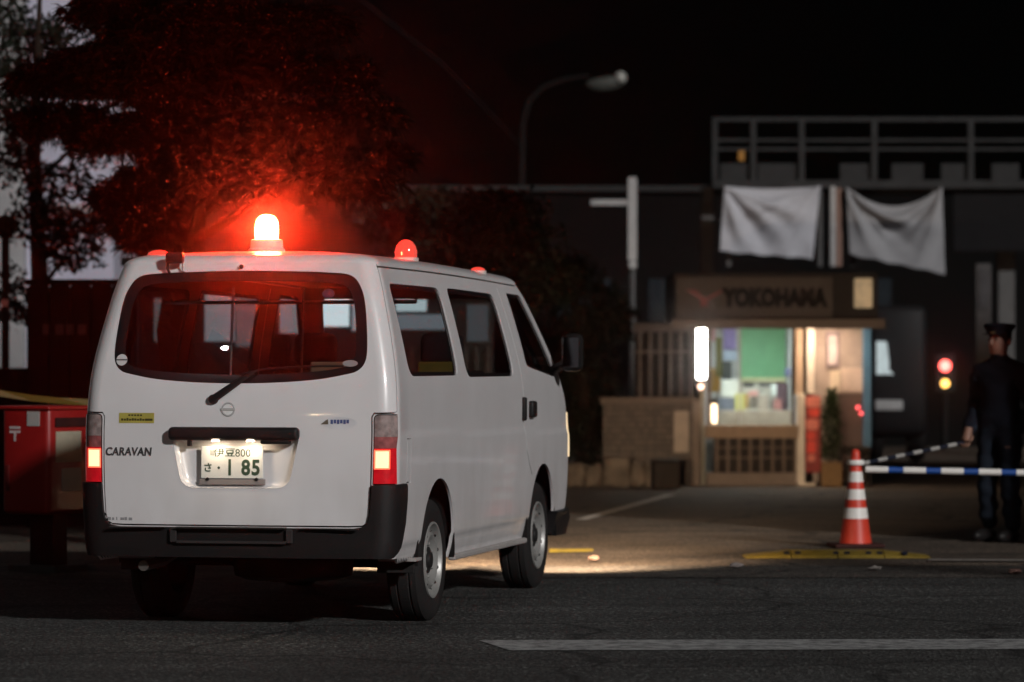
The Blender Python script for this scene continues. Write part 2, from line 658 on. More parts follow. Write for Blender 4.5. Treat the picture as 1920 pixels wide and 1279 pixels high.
# right half of the tailgate glass: outer edge and see-through part
g_out = [(0, 1.27), (.22, 1.275), (.42, 1.29), (.56, 1.314), (.63, 1.335), (.668, 1.385), (.672, 1.48), (.652, 1.66), (.622, 1.76), (.565, 1.822), (.45, 1.838), (.25, 1.845), (0, 1.849)]
g_in = [(0, 1.315), (.22, 1.32), (.42, 1.333), (.55, 1.353), (.597, 1.378), (.612, 1.42), (.614, 1.49), (.597, 1.65), (.57, 1.735), (.525, 1.775), (.43, 1.788), (.25, 1.795), (0, 1.798)]


def smooth_half(p):
    """Catmull-Rom through the points of an open chain"""
    P = [Vector(q) for q in p]
    P = [Vector((-P[1].x, P[1].y))] + P + [Vector((-P[-2].x, P[-2].y))]
    out = []
    for i in range(1, len(P) - 2):
        for j in range(5):
            t = j / 5
            a, b, c, d = P[i - 1], P[i], P[i + 1], P[i + 2]
            out.append(.5 * ((2 * b) + (-a + c) * t + (2 * a - 5 * b + 4 * c - d) * t * t + (-a + 3 * b - 3 * c + d) * t**3))
    out.append(P[-2])
    return [(max(0, q.x), q.y) for q in out]


def shrink(poly, d):
    """offset a counter- or clockwise polygon inwards"""
    P = [Vector(p) for p in poly]
    n = len(P)
    area = sum(P[i].x * P[(i + 1) % n].y - P[(i + 1) % n].x * P[i].y for i in range(n))
    sg = 1 if area > 0 else -1
    out = []
    for i in range(n):
        e = (P[(i + 1) % n] - P[i - 1])
        e.normalize()
        out.append(tuple(P[i] + sg * d * Vector((-e.y, e.x))))
    return out


glass_o = [(Sr(x, z), z) for x, z in smooth_half(g_out)]
glass_i = [(Sr(x, z), z) for x, z in smooth_half(g_in)]
w1 = rounded([(.345, 1.785), (1.47, 1.785), (1.50, 1.305), (.385, 1.305)], [.05, .11, .07, .10])
w2 = rounded([(1.64, 1.79), (2.83, 1.79), (2.935, 1.295), (1.69, 1.295)], [.05, .11, .08, .10])
w3 = rounded([(3.20, 1.81), (3.60, 1.81), (4.17, 1.30), (4.10, 1.285), (3.42, 1.345), (3.31, 1.36)], [.03, .06, .03, .03, .05, .03])
win = {'quarter_window': w1, 'middle_window': w2, 'door_window': w3}
ws = [(SMAX - PE * x / .72 if x > 0 else SMAX, z) for x, z in densify(rounded([(0, 1.27), (.715, 1.27), (.70, 1.81), (0, 1.81)], .03), .05)]

tg = [(0, .545), (Sr(.60, .545), .545), (Sr(.663, .548), .548), (Sr(.690, .562), .562), (Sr(.700, .60), .60), (Sr(.708, .76), .76), (Sr(.711, 1.121), 1.121),
      (SC, 1.121), (SC, 1.878), (0, 1.878)]
tg = densify(tg, .03)
tg_gap = offset_line(densify([(0, .545), (Sr(.60, .545), .545), (Sr(.663, .548), .548), (Sr(.690, .562), .562), (Sr(.700, .60), .60), (Sr(.708, .76), .76),
                              (Sr(.711, 1.10), 1.10), (Sr(.722, 1.119), 1.119), (SC - .02, 1.121), (SC, 1.13), (SC, 1.50), (SC, 1.88)], .03, False), .008)
lamp = densify(rounded([(Sr(.716, .757), .757), (SC + .006, .757), (SC - .004, .94), (SC + .008, 1.0), (SC + .006, 1.115), (Sr(.719, 1.115), 1.115)], [.004, .004, .02, .02, .008, .03], 4), .02)
recess = [(Sr(max(x, 0), z), z) for x, z in densify(rounded([(-.2, .985), (-.2, .737), (.283, .737), (.335, .985)], [0.001, 0.001, .07, .004], 6), .02)]
recess = [p for p in recess if p[0] > 1e-6]
recess = [(0.0, .985), (0.0, .737)] + [p for p in recess]


def arch(y0, a=.385, r=.40):
    return [(Ss(y0 + a * math.cos(t), .36 + r * math.sin(t)) if .36 + r * math.sin(t) > .318 else Ss(y0 + a * math.cos(t), .318), max(.30, .36 + r * math.sin(t)))
            for t in np.linspace(-.35, math.pi + .35, 60)]


def line_gap(pts, wd=.010):
    return offset_line([(Ss(y, z), z) for y, z in densify(pts, .03, False)], wd)


gaps = [tg_gap,
        line_gap([(2.98, 1.84), (3.05, 1.62), (3.135, 1.25), (3.165, 1.10), (3.18, .95), (3.21, .85), (3.30, .76), (3.37, .70)]),
        line_gap([(.265, .975), (.265, .765)], .004), line_gap([(.345, .985), (.345, .765)], .004),
        line_gap([(.26, .985), (.35, .985)], .004), line_gap([(.26, .762), (.35, .762)], .006)]
# roof drip line
gaps.append(offset_line([(SC, 1.868)] + [(Ss(y, 1.868), 1.868) for y in np.linspace(.25, 3.6, 60)], .009))
front_bumper = [(Ss(4.02, .455), .455), (SMAX, .455), (SMAX, .30), (Ss(4.06, .318), .30)]
headlamp = [(SMAX - PE - PD * .85, .78), (SMAX - PE * .55, .78), (SMAX - PE * .50, 1.02), (SMAX - PE - PD * .75, 1.06)]

polys = ([glass_o, glass_i, tg, lamp, recess, arch(WH_R), arch(WH_F), ws, densify(front_bumper, .05), densify(headlamp, .05)]
         + [side_poly(p) for p in win.values()] + [shrink(side_poly(p), .022) for p in win.values()] + gaps)


def cdt(polys, s0, s1, v0, v1, ds, dv):
    pp = np.concatenate([np.array(p) for p in polys])
    gs, gv = np.linspace(s0, s1, int((s1 - s0) / ds) + 1), np.linspace(v0, v1, int((v1 - v0) / dv) + 1)
    G = np.stack(np.meshgrid(gs, gv), -1).reshape(-1, 2)
    cell = {}
    for p in pp:
        cell.setdefault((int(p[0] / .03), int(p[1] / .03)), []).append(p)
    keep = []
    for g in G:
        edge = g[0] in (s0, s1) or g[1] in (v0, v1)
        ok = True
        if not edge:
            i, j = int(g[0] / .03), int(g[1] / .03)
            for di in (-1, 0, 1):
                for dj in (-1, 0, 1):
                    for q in cell.get((i + di, j + dj), ()):
                        if abs(q[0] - g[0]) + abs(q[1] - g[1]) < .008:
                            ok = False
                            break
                    if not ok: break
                if not ok: break
        if ok:
            keep.append(g)
    vs = [Vector(g) for g in keep]
    es = []
    for p in polys:
        o = len(vs)
        vs += [Vector((min(max(q[0], s0), s1), min(max(q[1], v0), v1))) for q in p]
        es += [(o + i, o + (i + 1) % len(p)) for i in range(len(p))]
    r_ = delaunay_2d_cdt(vs, es, [], 0, 1e-5)
    V = np.array([tuple(v) for v in r_[0]])
    T = np.array([f for f in r_[2] if len(f) == 3])
    a, b, c = V[T[:, 0]], V[T[:, 1]], V[T[:, 2]]
    ar = (b[:, 0] - a[:, 0]) * (c[:, 1] - a[:, 1]) - (b[:, 1] - a[:, 1]) * (c[:, 0] - a[:, 0])
    T[ar < 0] = T[ar < 0][:, ::-1]
    T = T[np.abs(ar) > 1e-9]
    return V, T


def shell(name, V, T, off, thick, mats, parent, sides=(1, -1), rim_mat=1):
    """region of the body surface as a solid sheet; mats = outer, rim, inner"""
    used, inv = np.unique(T, return_inverse=True)
    T = inv.reshape(T.shape)
    P = V[used]
    sp, nn = surf(P[:, 0], P[:, 1]), normal(P[:, 0], P[:, 1])
    on_axis = (P[:, 0] < 1e-5) | (P[:, 0] > SMAX - 1e-5)
    nn[on_axis, 0] = 0
    o_, i_ = sp + nn * off, sp + nn * (off - thick)
    edges = {}
    for t in T:
        for k in range(3):
            e = (t[k], t[(k + 1) % 3])
            if (e[1], e[0]) in edges:
                del edges[(e[1], e[0])]
            else:
                edges[e] = 1
    allv, allf, alln, mi = [], [], [], []
    for sg in sides:
        fl = np.array([sg, 1, 1])
        b0 = len(allv)
        n = len(P)
        allv += list(o_ * fl); alln += list(nn * fl)
        fo = [tuple(b0 + q for q in (t if sg > 0 else t[::-1])) for t in T]
        allf += fo; mi += [0] * len(fo)
        if thick > 0:
            allv += list(i_ * fl); alln += list(-nn * fl)
            fi = [tuple(b0 + n + q for q in (t[::-1] if sg > 0 else t)) for t in T]
            allf += fi; mi += [2] * len(fi)
            for (a, b) in edges:
                if on_axis[a] and on_axis[b]:
                    continue
                k = len(allv)
                q = [o_[b], o_[a], i_[a], i_[b]]
                q = [p * fl for p in q]
                if sg < 0:
                    q = q[::-1]
                nr = np.cross(q[1] - q[0], q[2] - q[0])
                nr = nr / (np.linalg.norm(nr) + 1e-12)
                allv += q; alln += [nr] * 4
                allf.append((k, k + 1, k + 2, k + 3)); mi.append(1)
    me = bpy.data.meshes.new(name)
    me.from_pydata([tuple(p) for p in allv], [], allf)
    for m in mats:
        me.materials.append(m)
    me.polygons.foreach_set('material_index', mi)
    me.polygons.foreach_set('use_smooth', [True] * len(allf))
    me.update()
    me.normals_split_custom_set_from_vertices([tuple(p) for p in alln])
    ob = bpy.data.objects.new(name, me)
    C.objects.link(ob)
    ob.parent = parent
    return ob


V, T = cdt(polys, 0.0, SMAX, .318, 1.88, .035, .03)
cen = V[T].mean(1)
free = np.ones(len(T), bool)


def take(mask_polys):
    global free
    m = np.zeros(len(T), bool)
    for p in mask_polys:
        m |= inside(p, cen)
    m &= free
    free &= ~m
    return T[m]


take(gaps)
t_arch = take([arch(WH_R), arch(WH_F)])
t_glass = take([glass_i]); t_frit = take([glass_o])
t_rec = take([recess])
t_lamp = take([lamp])
t_head = take([headlamp])
t_ws = take([ws])
t_fb = take([front_bumper])
t_win = {}
for k, p in win.items():
    sp_ = side_poly(p)
    a = take([shrink(sp_, .022)])
    b = take([sp_])
    t_win[k] = (a, b)
t_tg = take([tg])
take([[(-.1, .30), (Ss(.62, .36), .30), (Ss(.62, .36), .358), (Ss(.03, .42), .372)]])
take([[(-.1, .30), (Ss(.03, .42), .30), (Ss(.03, .42), .47), (Sr(.72, .5), .53), (-.1, .53)]])
t_body = T[free]
shell_mats = (white_paint, white_paint, lining)
body = shell('body', V, t_body, 0, .014, shell_mats, van)
tailgate = shell('tailgate', V, t_tg, 0, .03, shell_mats, van)
shell('rear_window', V, t_glass, -.006, 0, (car_glass, car_glass, car_glass), tailgate)
shell('window_border', V, t_frit, -.005, .006, (frit, frit, frit), tailgate)
shell('windscreen', V, t_ws, -.006, 0, (car_glass, car_glass, car_glass), van)
for k, (a, b) in t_win.items():
    for sg in (1, -1):
        g = shell('side_window', V, a, -.010, 0, (side_glass,) * 3, van, (sg,))
        shell('window_seal', V, b, -.008, .012, (frit, frit, frit), g, (sg,))
shell('front_bumper', V, t_fb, .03, .06, (black_plastic,) * 3, van)
headglow = mat('headlamp_lens', (0.75, 0.62, 0.42), rough=0.15, emit=(1.0, 0.72, 0.40), estr=.7)
for sg in (1, -1):
    shell('headlamp', V, t_head, .008, .04, (headglow, headglow, headglow), van, (sg,))

# dark skin under the gaps, just inside the body
gv_, gs_ = np.linspace(.45, 1.87, 30), np.linspace(0, SMAX, 150)
# roof
sg_ = np.concatenate([np.linspace(0, PA, 24), np.linspace(PA, PA + PB, 9)[1:], np.linspace(PA + PB, PA + PB + PC, 70)[1:],
                      np.linspace(PA + PB + PC, SMAX - PE, 9)[1:], np.linspace(SMAX - PE, SMAX, 14)[1:]])
base = surf(sg_, np.full_like(sg_, 1.88))
lev = np.concatenate([1 - np.cos(np.linspace(0, np.pi / 2, 9)), []])
lev = np.concatenate([lev * .16, np.linspace(.16, 1, 14)[1:]])
spine = np.stack([np.zeros(len(sg_)), np.clip(base[:, 1], base[0, 1] + .55, base[-1, 1] - .55), base[:, 2]], -1)
rv, rf = [], []
for i, t in enumerate(lev):
    e_ = min(t / .16, 1)
    dz = .044 * math.sqrt(max(0, 1 - (1 - e_)**2)) + .040 * (1 - (1 - t)**2)
    P_ = base * (1 - t) + spine * t
    P_[:, 2] += dz
    rv.append(P_)
nS = len(sg_)
RV = np.concatenate(rv)
rf = [(i * nS + k, i * nS + k + 1, (i + 1) * nS + k + 1, (i + 1) * nS + k) for i in range(len(lev) - 1) for k in range(nS - 1)]
mb = MB()
mb.add(RV, rf)
mb.add(RV * np.array([-1, 1, 1]), [q[::-1] for q in rf])
b_ = bmesh.new()
for p in mb.v:
    b_.verts.new(p)
b_.verts.ensure_lookup_table()
for q in mb.f:
    try:
        b_.faces.new([b_.verts[i] for i in q])
    except ValueError:
        pass
bmesh.ops.remove_doubles(b_, verts=b_.verts, dist=1e-4)
bmesh.ops.recalc_face_normals(b_, faces=b_.faces)
mb = MB().bm(b_)
roof = mb.build('roof', white_paint, van, smooth=60)


def roof_z(x, y):
    """height of the roof above a point"""
    best = 1.9
    d = np.hypot(RV[:, 0] - abs(x), RV[:, 1] - y)
    return float(RV[np.argmin(d), 2])


mb = MB()
mb.v = []
lining_roof = MB().add([(p[0], p[1], p[2] - .035) for p in mb.v], [])
# rear bumper: its own offset region
bump = densify([(0, .385), (PA * .9, .385), (PA + PB * .5, .387), (Ss(.06, .39), .39), (Ss(.125, .44), .44), (Ss(.185, .56), .56), (Ss(.208, .68), .68), (Ss(.205, .745), .745),
                (Ss(.185, .76), .76), (Sr(.724, .757), .757), (Sr(.716, .755), .755), (Sr(.708, .62), .62), (Sr(.698, .575), .575), (Sr(.670, .545), .545), (Sr(.62, .536), .536), (0, .536)], .03)
Vb, Tb = cdt([bump], 0.0, Ss(.4, .5), .34, .80, .03, .025)
cb = Vb[Tb].mean(1)
rear_bumper = shell('rear_bumper', Vb, Tb[inside(bump, cb)], .022, .06, (black_plastic,) * 3, van)
# step recess in the bumper and its lip
mb = MB()
mb.box((-.30, -.058, .455), (.28, -.038, .470), .004)
mb.box((-.335, -.052, .460), (-.30, -.038, .53), .004)
mb.box((.28, -.052, .460), (.315, -.038, .53), .004)
mb.build('step_lip', mat('bumper_lip', (.035, .032, .032), .35), rear_bumper)
MB().box((-.30, -.075, .532), (.28, -.03, .540), .002).build('step_pad', mat('step_pad', (.03, .03, .028), .6, bump=.3, bscale=150), rear_bumper)
for x0, x1 in ((-.66, -.36), (.36, .66)):
    MB().box((x0, -.060, .533), (x1, -.035, .5385), .002).build('step_strip', mat('bumper_lip', (.035,) * 3, .35), rear_bumper)
# front mudflap / spoiler edge behind the front wheel
MB().prism([(4.10, .44), (4.50, .46), (4.55, .40), (4.42, .30), (4.12, .30)], .70, .825, 'yz').build('front_skirt', black_plastic, van)
MB().prism([(4.10, .44), (4.50, .46), (4.55, .40), (4.42, .30), (4.12, .30)], -.825, -.70, 'yz').build('front_skirt', black_plastic, van)

# ------- tail lamps
lens_clear = mat('lamp_clear_lens', (.30, .24, .23), rough=.12, var=.35, scale=30, spec=.6, coat=.6)
lens_pink = mat('lamp_pink_lens', (.32, .10, .10), rough=.15, var=.35, scale=25, coat=.6)
lens_red = mat('lamp_red_lens', (.45, .006, .014), rough=.12, var=.3, scale=25, coat=.7, emit=(1, .01, .02), estr=.22)
lit_lens = mat('lamp_lit_lens', (.6, .1, .05), rough=.3, emit=(1.0, .20, .11), estr=5.6)
lit_edge = mat('lamp_lit_edge', (.6, .05, .03), rough=.3, emit=(1.0, .085, .04), estr=3.6)
lc = V[t_lamp].mean(1)
in_lamp = shrink(lamp, .006)


def lamp_cell(poly):
    return densify(poly, .015)


L0 = Sr(.718, .9)
lit_poly = [(L0 + .008, .836), (PA + PB * .42, .836), (PA + PB * .42, .934), (L0 + .008, .934)]
lit_core = [(L0 + .015, .843), (PA + PB * .42 - .008, .843), (PA + PB * .42 - .008, .927), (L0 + .015, .927)]
Vl, Tl = cdt([lamp, in_lamp, densify(lit_poly, .02), densify(lit_core, .02), densify([(.6, .942), (1.1, .942), (1.1, .9421), (.6, .9421)], .02), densify([(.6, 1.0), (1.1, 1.0), (1.1, 1.0001), (.6, 1.0001)], .02)],
             .66, .96, .74, 1.13, .012, .012)
cl = Vl[Tl].mean(1)
m_in, m_all, m_lit, m_core = inside(in_lamp, cl), inside(lamp, cl), inside(lit_poly, cl), inside(lit_core, cl)
for sg in (1, -1):
    tl = shell('tail_lamp', Vl, Tl[m_all], -.010, .05, (black_plastic,) * 3, van, (sg,))
    shell('clear_lens', Vl, Tl[m_in & (cl[:, 1] > 1.0)], .004, .006, (lens_clear,) * 3, tl, (sg,))
    shell('pink_lens', Vl, Tl[m_in & (cl[:, 1] > .942) & (cl[:, 1] <= 1.0)], .003, .006, (lens_pink,) * 3, tl, (sg,))
    shell('red_lens', Vl, Tl[m_in & (cl[:, 1] <= .942) & ~m_lit], .004, .006, (lens_red,) * 3, tl, (sg,))
    shell('lit_lens', Vl, Tl[m_core], .005, .006, (lit_lens,) * 3, tl, (sg,))
    shell('lit_lens_edge', Vl, Tl[m_lit & ~m_core], .005, .006, (lit_edge,) * 3, tl, (sg,))

# ------- tailgate fittings


def rear_pt(x, z, off=0.0):
    zx = max(0.0, z - 1.876)
    z = z - zx
    s = Sr(abs(x), z)
    p, n = surf(np.array([s]), np.array([z]))[0], normal(np.array([s]), np.array([z]))[0]
    p = p + n * off
    return Vector((p[0] if x >= 0 else -p[0], p[1], p[2] + zx))


def rear_frame(x, z, off=0.0):
    """local frame lying on the tailgate: X right, Y up the surface, Z out"""
    p = rear_pt(x, z, off)
    ex = (rear_pt(x + .01, z) - rear_pt(x - .01, z)).normalized()
    ey = (rear_pt(x, z + .01) - rear_pt(x, z - .01)).normalized()
    ez = ex.cross(ey).normalized()
    ey = ez.cross(ex)
    return Matrix((ex, ey, ez)).transposed().to_4x4().copy(), p


def rear_M(x, z, off=0.0):
    M, p = rear_frame(x, z, off)
    return Matrix.Translation(p) @ M


# plate recess tub
outer = rounded([(-.335, .985), (-.283, .737), (.283, .737), (.335, .985)], [.004, .07, .07, .004], 8)
outer = densify(outer, .03)
k_ = len(outer)
cx_, cz_ = 0, .87
rows = []
for fr_, dep in ((1.0, .002), (.985, -.006), (.955, -.020), (.90, -.034), (.86, -.040), (.80, -.041)):
    rows.append([tuple(rear_pt(cx_ + (x - cx_) * fr_, (cz_ + (z - cz_) * fr_), dep)) for x, z in outer])
mb = MB()
vs = [p for r_ in rows for p in r_]
fs = [(i * k_ + j, i * k_ + (j + 1) % k_, (i + 1) * k_ + (j + 1) % k_, (i + 1) * k_ + j) for i in range(len(rows) - 1) for j in range(k_)]
fs.append(tuple((len(rows) - 1) * k_ + j for j in range(k_)))
mb.add(vs, fs)
tub = mb.build('plate_recess', white_paint, tailgate, smooth=50)

handle = MB()
handle.box((-.345, -.062, .979), (.345, -.002, 1.048), .022, seg=4)
handle.box((.145, -.058, .962), (.30, -.01, .985), .010)
handle.build('handle_bar', black_plastic, tailgate, smooth=35)
MB().box((-.245, -.045, .950), (-.225, -.015, .982), .003).build('lock_tab', black_plastic, tailgate)
lampglow = emit_mat('plate_lamp_glow', (1.0, .78, .54), 175.0)
for x0 in (-.11, .075):
    MB().box((x0, -.056, .9765), (x0 + .034, -.036, .9788), 0).build('plate_lamp', lampglow, tailgate)
plate_m = mat('plate_white', (.72, .72, .68), rough=.35, var=.03)
green = mat('plate_green', (.03, .06, .035), rough=.5)
PM = rear_M(-.017, .868, -.010)
plate = MB().box((-.165, -.0825, -.004), (.165, .0825, .004), .003).build('licence_plate', plate_m, tailgate, M=PM)
tailgate_parts = [plate]
MB().box((-.175, -.115, -.014), (.175, -.0845, .002), .004).build('plate_bracket', mat('plate_bracket', (.25, .22, .21), .5), tailgate, M=PM)
ZP = .0042


def on_plate(name, body_, size, x, y, off=0, xs=1.0, m=green, sp=1.0):
    # lettering flat on the plate; a part of the tailgate so that it stays two levels deep
    return text_mesh(name, body_, size, m, PM @ Matrix.Translation((x, y, ZP)), tailgate, .0006, off, 0, xs, sp)


on_plate('plate_place_name', '伊豆', .047, -.040, .047, .0006, 1.25)
on_plate('plate_class_number', '800', .056, .058, .046, .0002, 1.0)
on_plate('plate_kana', 'さ', .050, -.128, -.030, .0012)
on_plate('plate_digit', '1', .108, -.012, -.030, .0045, .7)
on_plate('plate_number', '85', .108, .100, -.030, .0035, .88, sp=1.12)
MB().lathe([(.0, 0), (.007, 0), (.007, .001), (0, .001)], 12, PM @ Matrix.Translation((-.070, -.028, ZP - .0004))).build('plate_dot', green, tailgate)
MB().prism([(-.115, .036), (-.095, .034), (-.083, .052), (-.093, .066), (-.105, .060), (-.117, .064)], ZP - .0005, ZP + .0006, 'xy', M=PM).build('plate_seal', mat('plate_seal', (.30, .31, .29), .5), tailgate)
for x in (-.13, .13):
    MB().lathe([(0, .006), (.008, .005), (.009, 0), (.009, -.002), (0, -.002)], 10, PM @ Matrix.Translation((x, -.086, .004))).build('plate_bolt', black_plastic, tailgate)
# wiper
wp = rear_pt(-.118, 1.188, .012)
wm = rear_pt(.06, 1.30, .028)
we = rear_pt(.115, 1.335, .020)
wiper = MB().tube([wp, wp.lerp(wm, .5) + Vector((0, -.008, 0)), wm, we], [.021, .018, .011, .006], 8).build('wiper_arm', black_plastic, tailgate, smooth=True)
MB().lathe([(0, .03), (.018, .028), (.024, .018), (.026, 0), (0, 0)], 16, rear_M(-.118, 1.188, 0)).build('wiper_pivot', black_plastic, tailgate, smooth=True)
bl = [rear_pt(x, z, .010) for x, z in ((.02, 1.315), (.15, 1.342), (.30, 1.352), (.45, 1.357), (.56, 1.356))]
MB().tube(bl, .006, 6).build('wiper_blade', black_plastic, tailgate)
# emblem: ring and bar
em = MB()
em.lathe([(.026, .001), (.030, .005), (.034, .005), (.037, .001)], 28, rear_M(-.039, 1.137, 0), close=True)
MB().lathe([(0, .003), (.027, .003), (.030, 0), (0, 0)], 28, rear_M(-.039, 1.137, 0)).build('emblem_disc', mat('emblem_pale', (.78, .78, .78), .3), tailgate, smooth=True)
em.build('emblem_ring', mat('emblem_silver', (.70, .70, .70), .25, .5), tailgate, smooth=True)
MB().box((-.039, -.007, .001), (.039, .007, .006), .002, M=rear_M(-.039, 1.137, 0)).build('emblem_bar', MATS['emblem_silver'], tailgate)
dark_chrome = mat('dark_badge', (.07, .07, .075), .4, .3)
text_mesh('name_badge', 'CARAVAN', .058, dark_chrome, rear_M(-.575, .918, .001), tailgate, .002, .0013, .12, .90, 1.06)
mb = MB()
for i_, w_ in enumerate((.020, .014, .006, .024, .016, .022)):
    x_ = -.066 + i_ * .023
    mb.box((x_, -.007, 0), (x_ + w_ * .8, .006 if i_ % 2 else .008, .0016))
mb.build('grade_badge', mat('grey_badge', (.30, .30, .31), .4), tailgate, M=rear_M(-.62, .575, .0006))
yst = MB().box((-.096, -.026, 0), (.096, .026, .0012)).build('yellow_sticker', mat('sticker_yellow', (.42, .36, .07), .5), tailgate, M=rear_M(-.532, 1.092, .0005))
stick_dark = mat('sticker_print', (.05, .045, .015), .6)
mb = MB()
for i in range(9):
    h_ = random.uniform(.009, .016)
    mb.box((-.084 + i * .0145, -.014, .0012), (-.073 + i * .0145, -.014 + h_, .0022))
for i in range(5):
    mb.box((-.045 + i * .016, .010, .0012), (-.034 + i * .016, .018, .0022))
mb.box((.046, -.014, .0012), (.088, -.003, .0022))
mb.build('sticker_print', stick_dark, tailgate, M=rear_M(-.532, 1.092, .0005))
mb = MB()
mb.prism([(-.085, -.012), (-.045, -.012), (-.047, .014), (-.060, .008)], 0, .001, 'xy')
mb.build('sticker_mark', mat('sticker_brown', (.12, .09, .06), .6), tailgate, M=rear_M(.533, 1.075, .0008))
mb = MB()
for i in range(6):
    mb.box((-.034 + i * .0165, -.010 + (.003 if i % 2 else 0), 0), (-.021 + i * .0165, .012, .001))
mb.build('sticker_lettering', mat('sticker_blue', (.05, .08, .22), .6), tailgate, M=rear_M(.533, 1.075, .0008))
el = [(.092 * math.cos(t), .031 * math.sin(t)) for t in np.linspace(0, 2 * math.pi, 28, endpoint=False)]
MB().prism(el, 0, .0006, 'xy').build('oval_sticker', mat('sticker_pale', (.66, .66, .68), .5), tailgate, M=rear_M(.545, 1.070, .0003))
# stickers on the glass
MB().lathe([(0, .002), (.030, .002), (.030, 0), (0, 0)], 24, rear_M(-.628, 1.390, 0)).build('round_sticker', mat('sticker_white', (.6, .6, .6), .5), tailgate)
MB().box((-.030, -.003, .002), (.030, .003, .003)).build('sticker_line', black_plastic, tailgate, M=rear_M(-.628, 1.390, 0))
el = [(.040 * math.cos(t), .017 * math.sin(t)) for t in np.linspace(0, 2 * math.pi, 24, endpoint=False)]
MB().prism(el, 0, .002, 'xy').build('grey_oval_sticker', mat('sticker_grey', (.28, .26, .27), .5), tailgate, M=rear_M(.590, 1.372, 0))
el = [(.033 * math.cos(t), .024 * math.sin(t)) for t in np.linspace(0, 2 * math.pi, 24, endpoint=False)]
MB().prism(el, 0, .002, 'xy').build('dark_oval_sticker', mat('sticker_dark', (.05, .03, .05), .5), tailgate, M=rear_M(.455, 1.728, 0))
# parking mirror on the header, washer nozzle
mb = MB()
mp_ = rear_pt(-.36, 1.902, .045)
mb.box(mp_ + Vector((-.048, -.03, -.030)), mp_ + Vector((.048, .015, .030)), .014)
pm_ = mb.build('parking_mirror', mat('mirror_red_black', (.03, .012, .012), .25), tailgate, smooth=True)
MB().tube([mp_ + Vector((-.042, 0, .0)), rear_pt(-.405, 1.85, .03), rear_pt(-.402, 1.838, .002)], .007, 6).build('mirror_stay', black_plastic, tailgate)
MB().tube([mp_ + Vector((.040, 0, -.02)), rear_pt(-.325, 1.85, .02), rear_pt(-.322, 1.842, .002)], .005, 6).build('mirror_stay', chrome, tailgate)
MB().lathe([(0, .012), (.010, .010), (.012, 0), (0, 0)], 10, rear_M(-.012, 1.865, .012)).build('washer_nozzle', black_plastic, tailgate)

# ------- side fittings


def side_pt(y, z, off=0.0, sg=1):
    s = Ss(y, z)
    p, n = surf(np.array([s]), np.array([z]))[0], normal(np.array([s]), np.array([z]))[0]
    p = p + n * off
    return Vector((p[0] * sg, p[1], p[2]))


for sg in (1, -1):
    x = .833 * sg
    MB().box((x - .02, 3.305, 1.045), (x + .022, 3.42, 1.145), .015, seg=3).build('door_handle', black_plastic, van, smooth=True)
    MB().box((x - .02, 3.112, 1.03), (x + .014, 3.160, 1.17), .010).build('slide_handle', black_plastic, van, smooth=True)
    # door mirror: arm and rounded housing
    mr = MB()
    mr.box((.872 if sg > 0 else -1.005, 4.02, 1.318), (1.005 if sg > 0 else -.872, 4.12, 1.555), .04, seg=3)
    mir = mr.build('door_mirror', mat('mirror_black', (.012, .012, .012), .22), van, smooth=True)
    MB().tube([(sg * .80, 4.13, 1.33), (sg * .90, 4.08, 1.37)], .03, 8).build('mirror_arm', black_plastic, van)
    MB().box((sg * .938 - .050, 4.014, 1.345), (sg * .938 + .050, 4.0215, 1.53), .002).build('mirror_glass', mat('mirror_glass', (.10, .10, .11), .08, 1.0), van)
    sill = MB().box((sg * .80 - .02, 1.40, .300), (sg * .80 + .02, 3.28, .330), .008)
    sill.build('sill_rail', mat('sill_grey', (.35, .33, .32), .5), van)
    # mudguards
    MB().box((sg * .70 - .10, .55, .28), (sg * .70 + .10, .565, .44), .004).build('mud_flap', rubber, van)
    MB().box((sg * .72 - .09, .46, .345), (sg * .72 + .11, .60, .362), .003).build('corner_sill', MATS['sill_grey'], van)

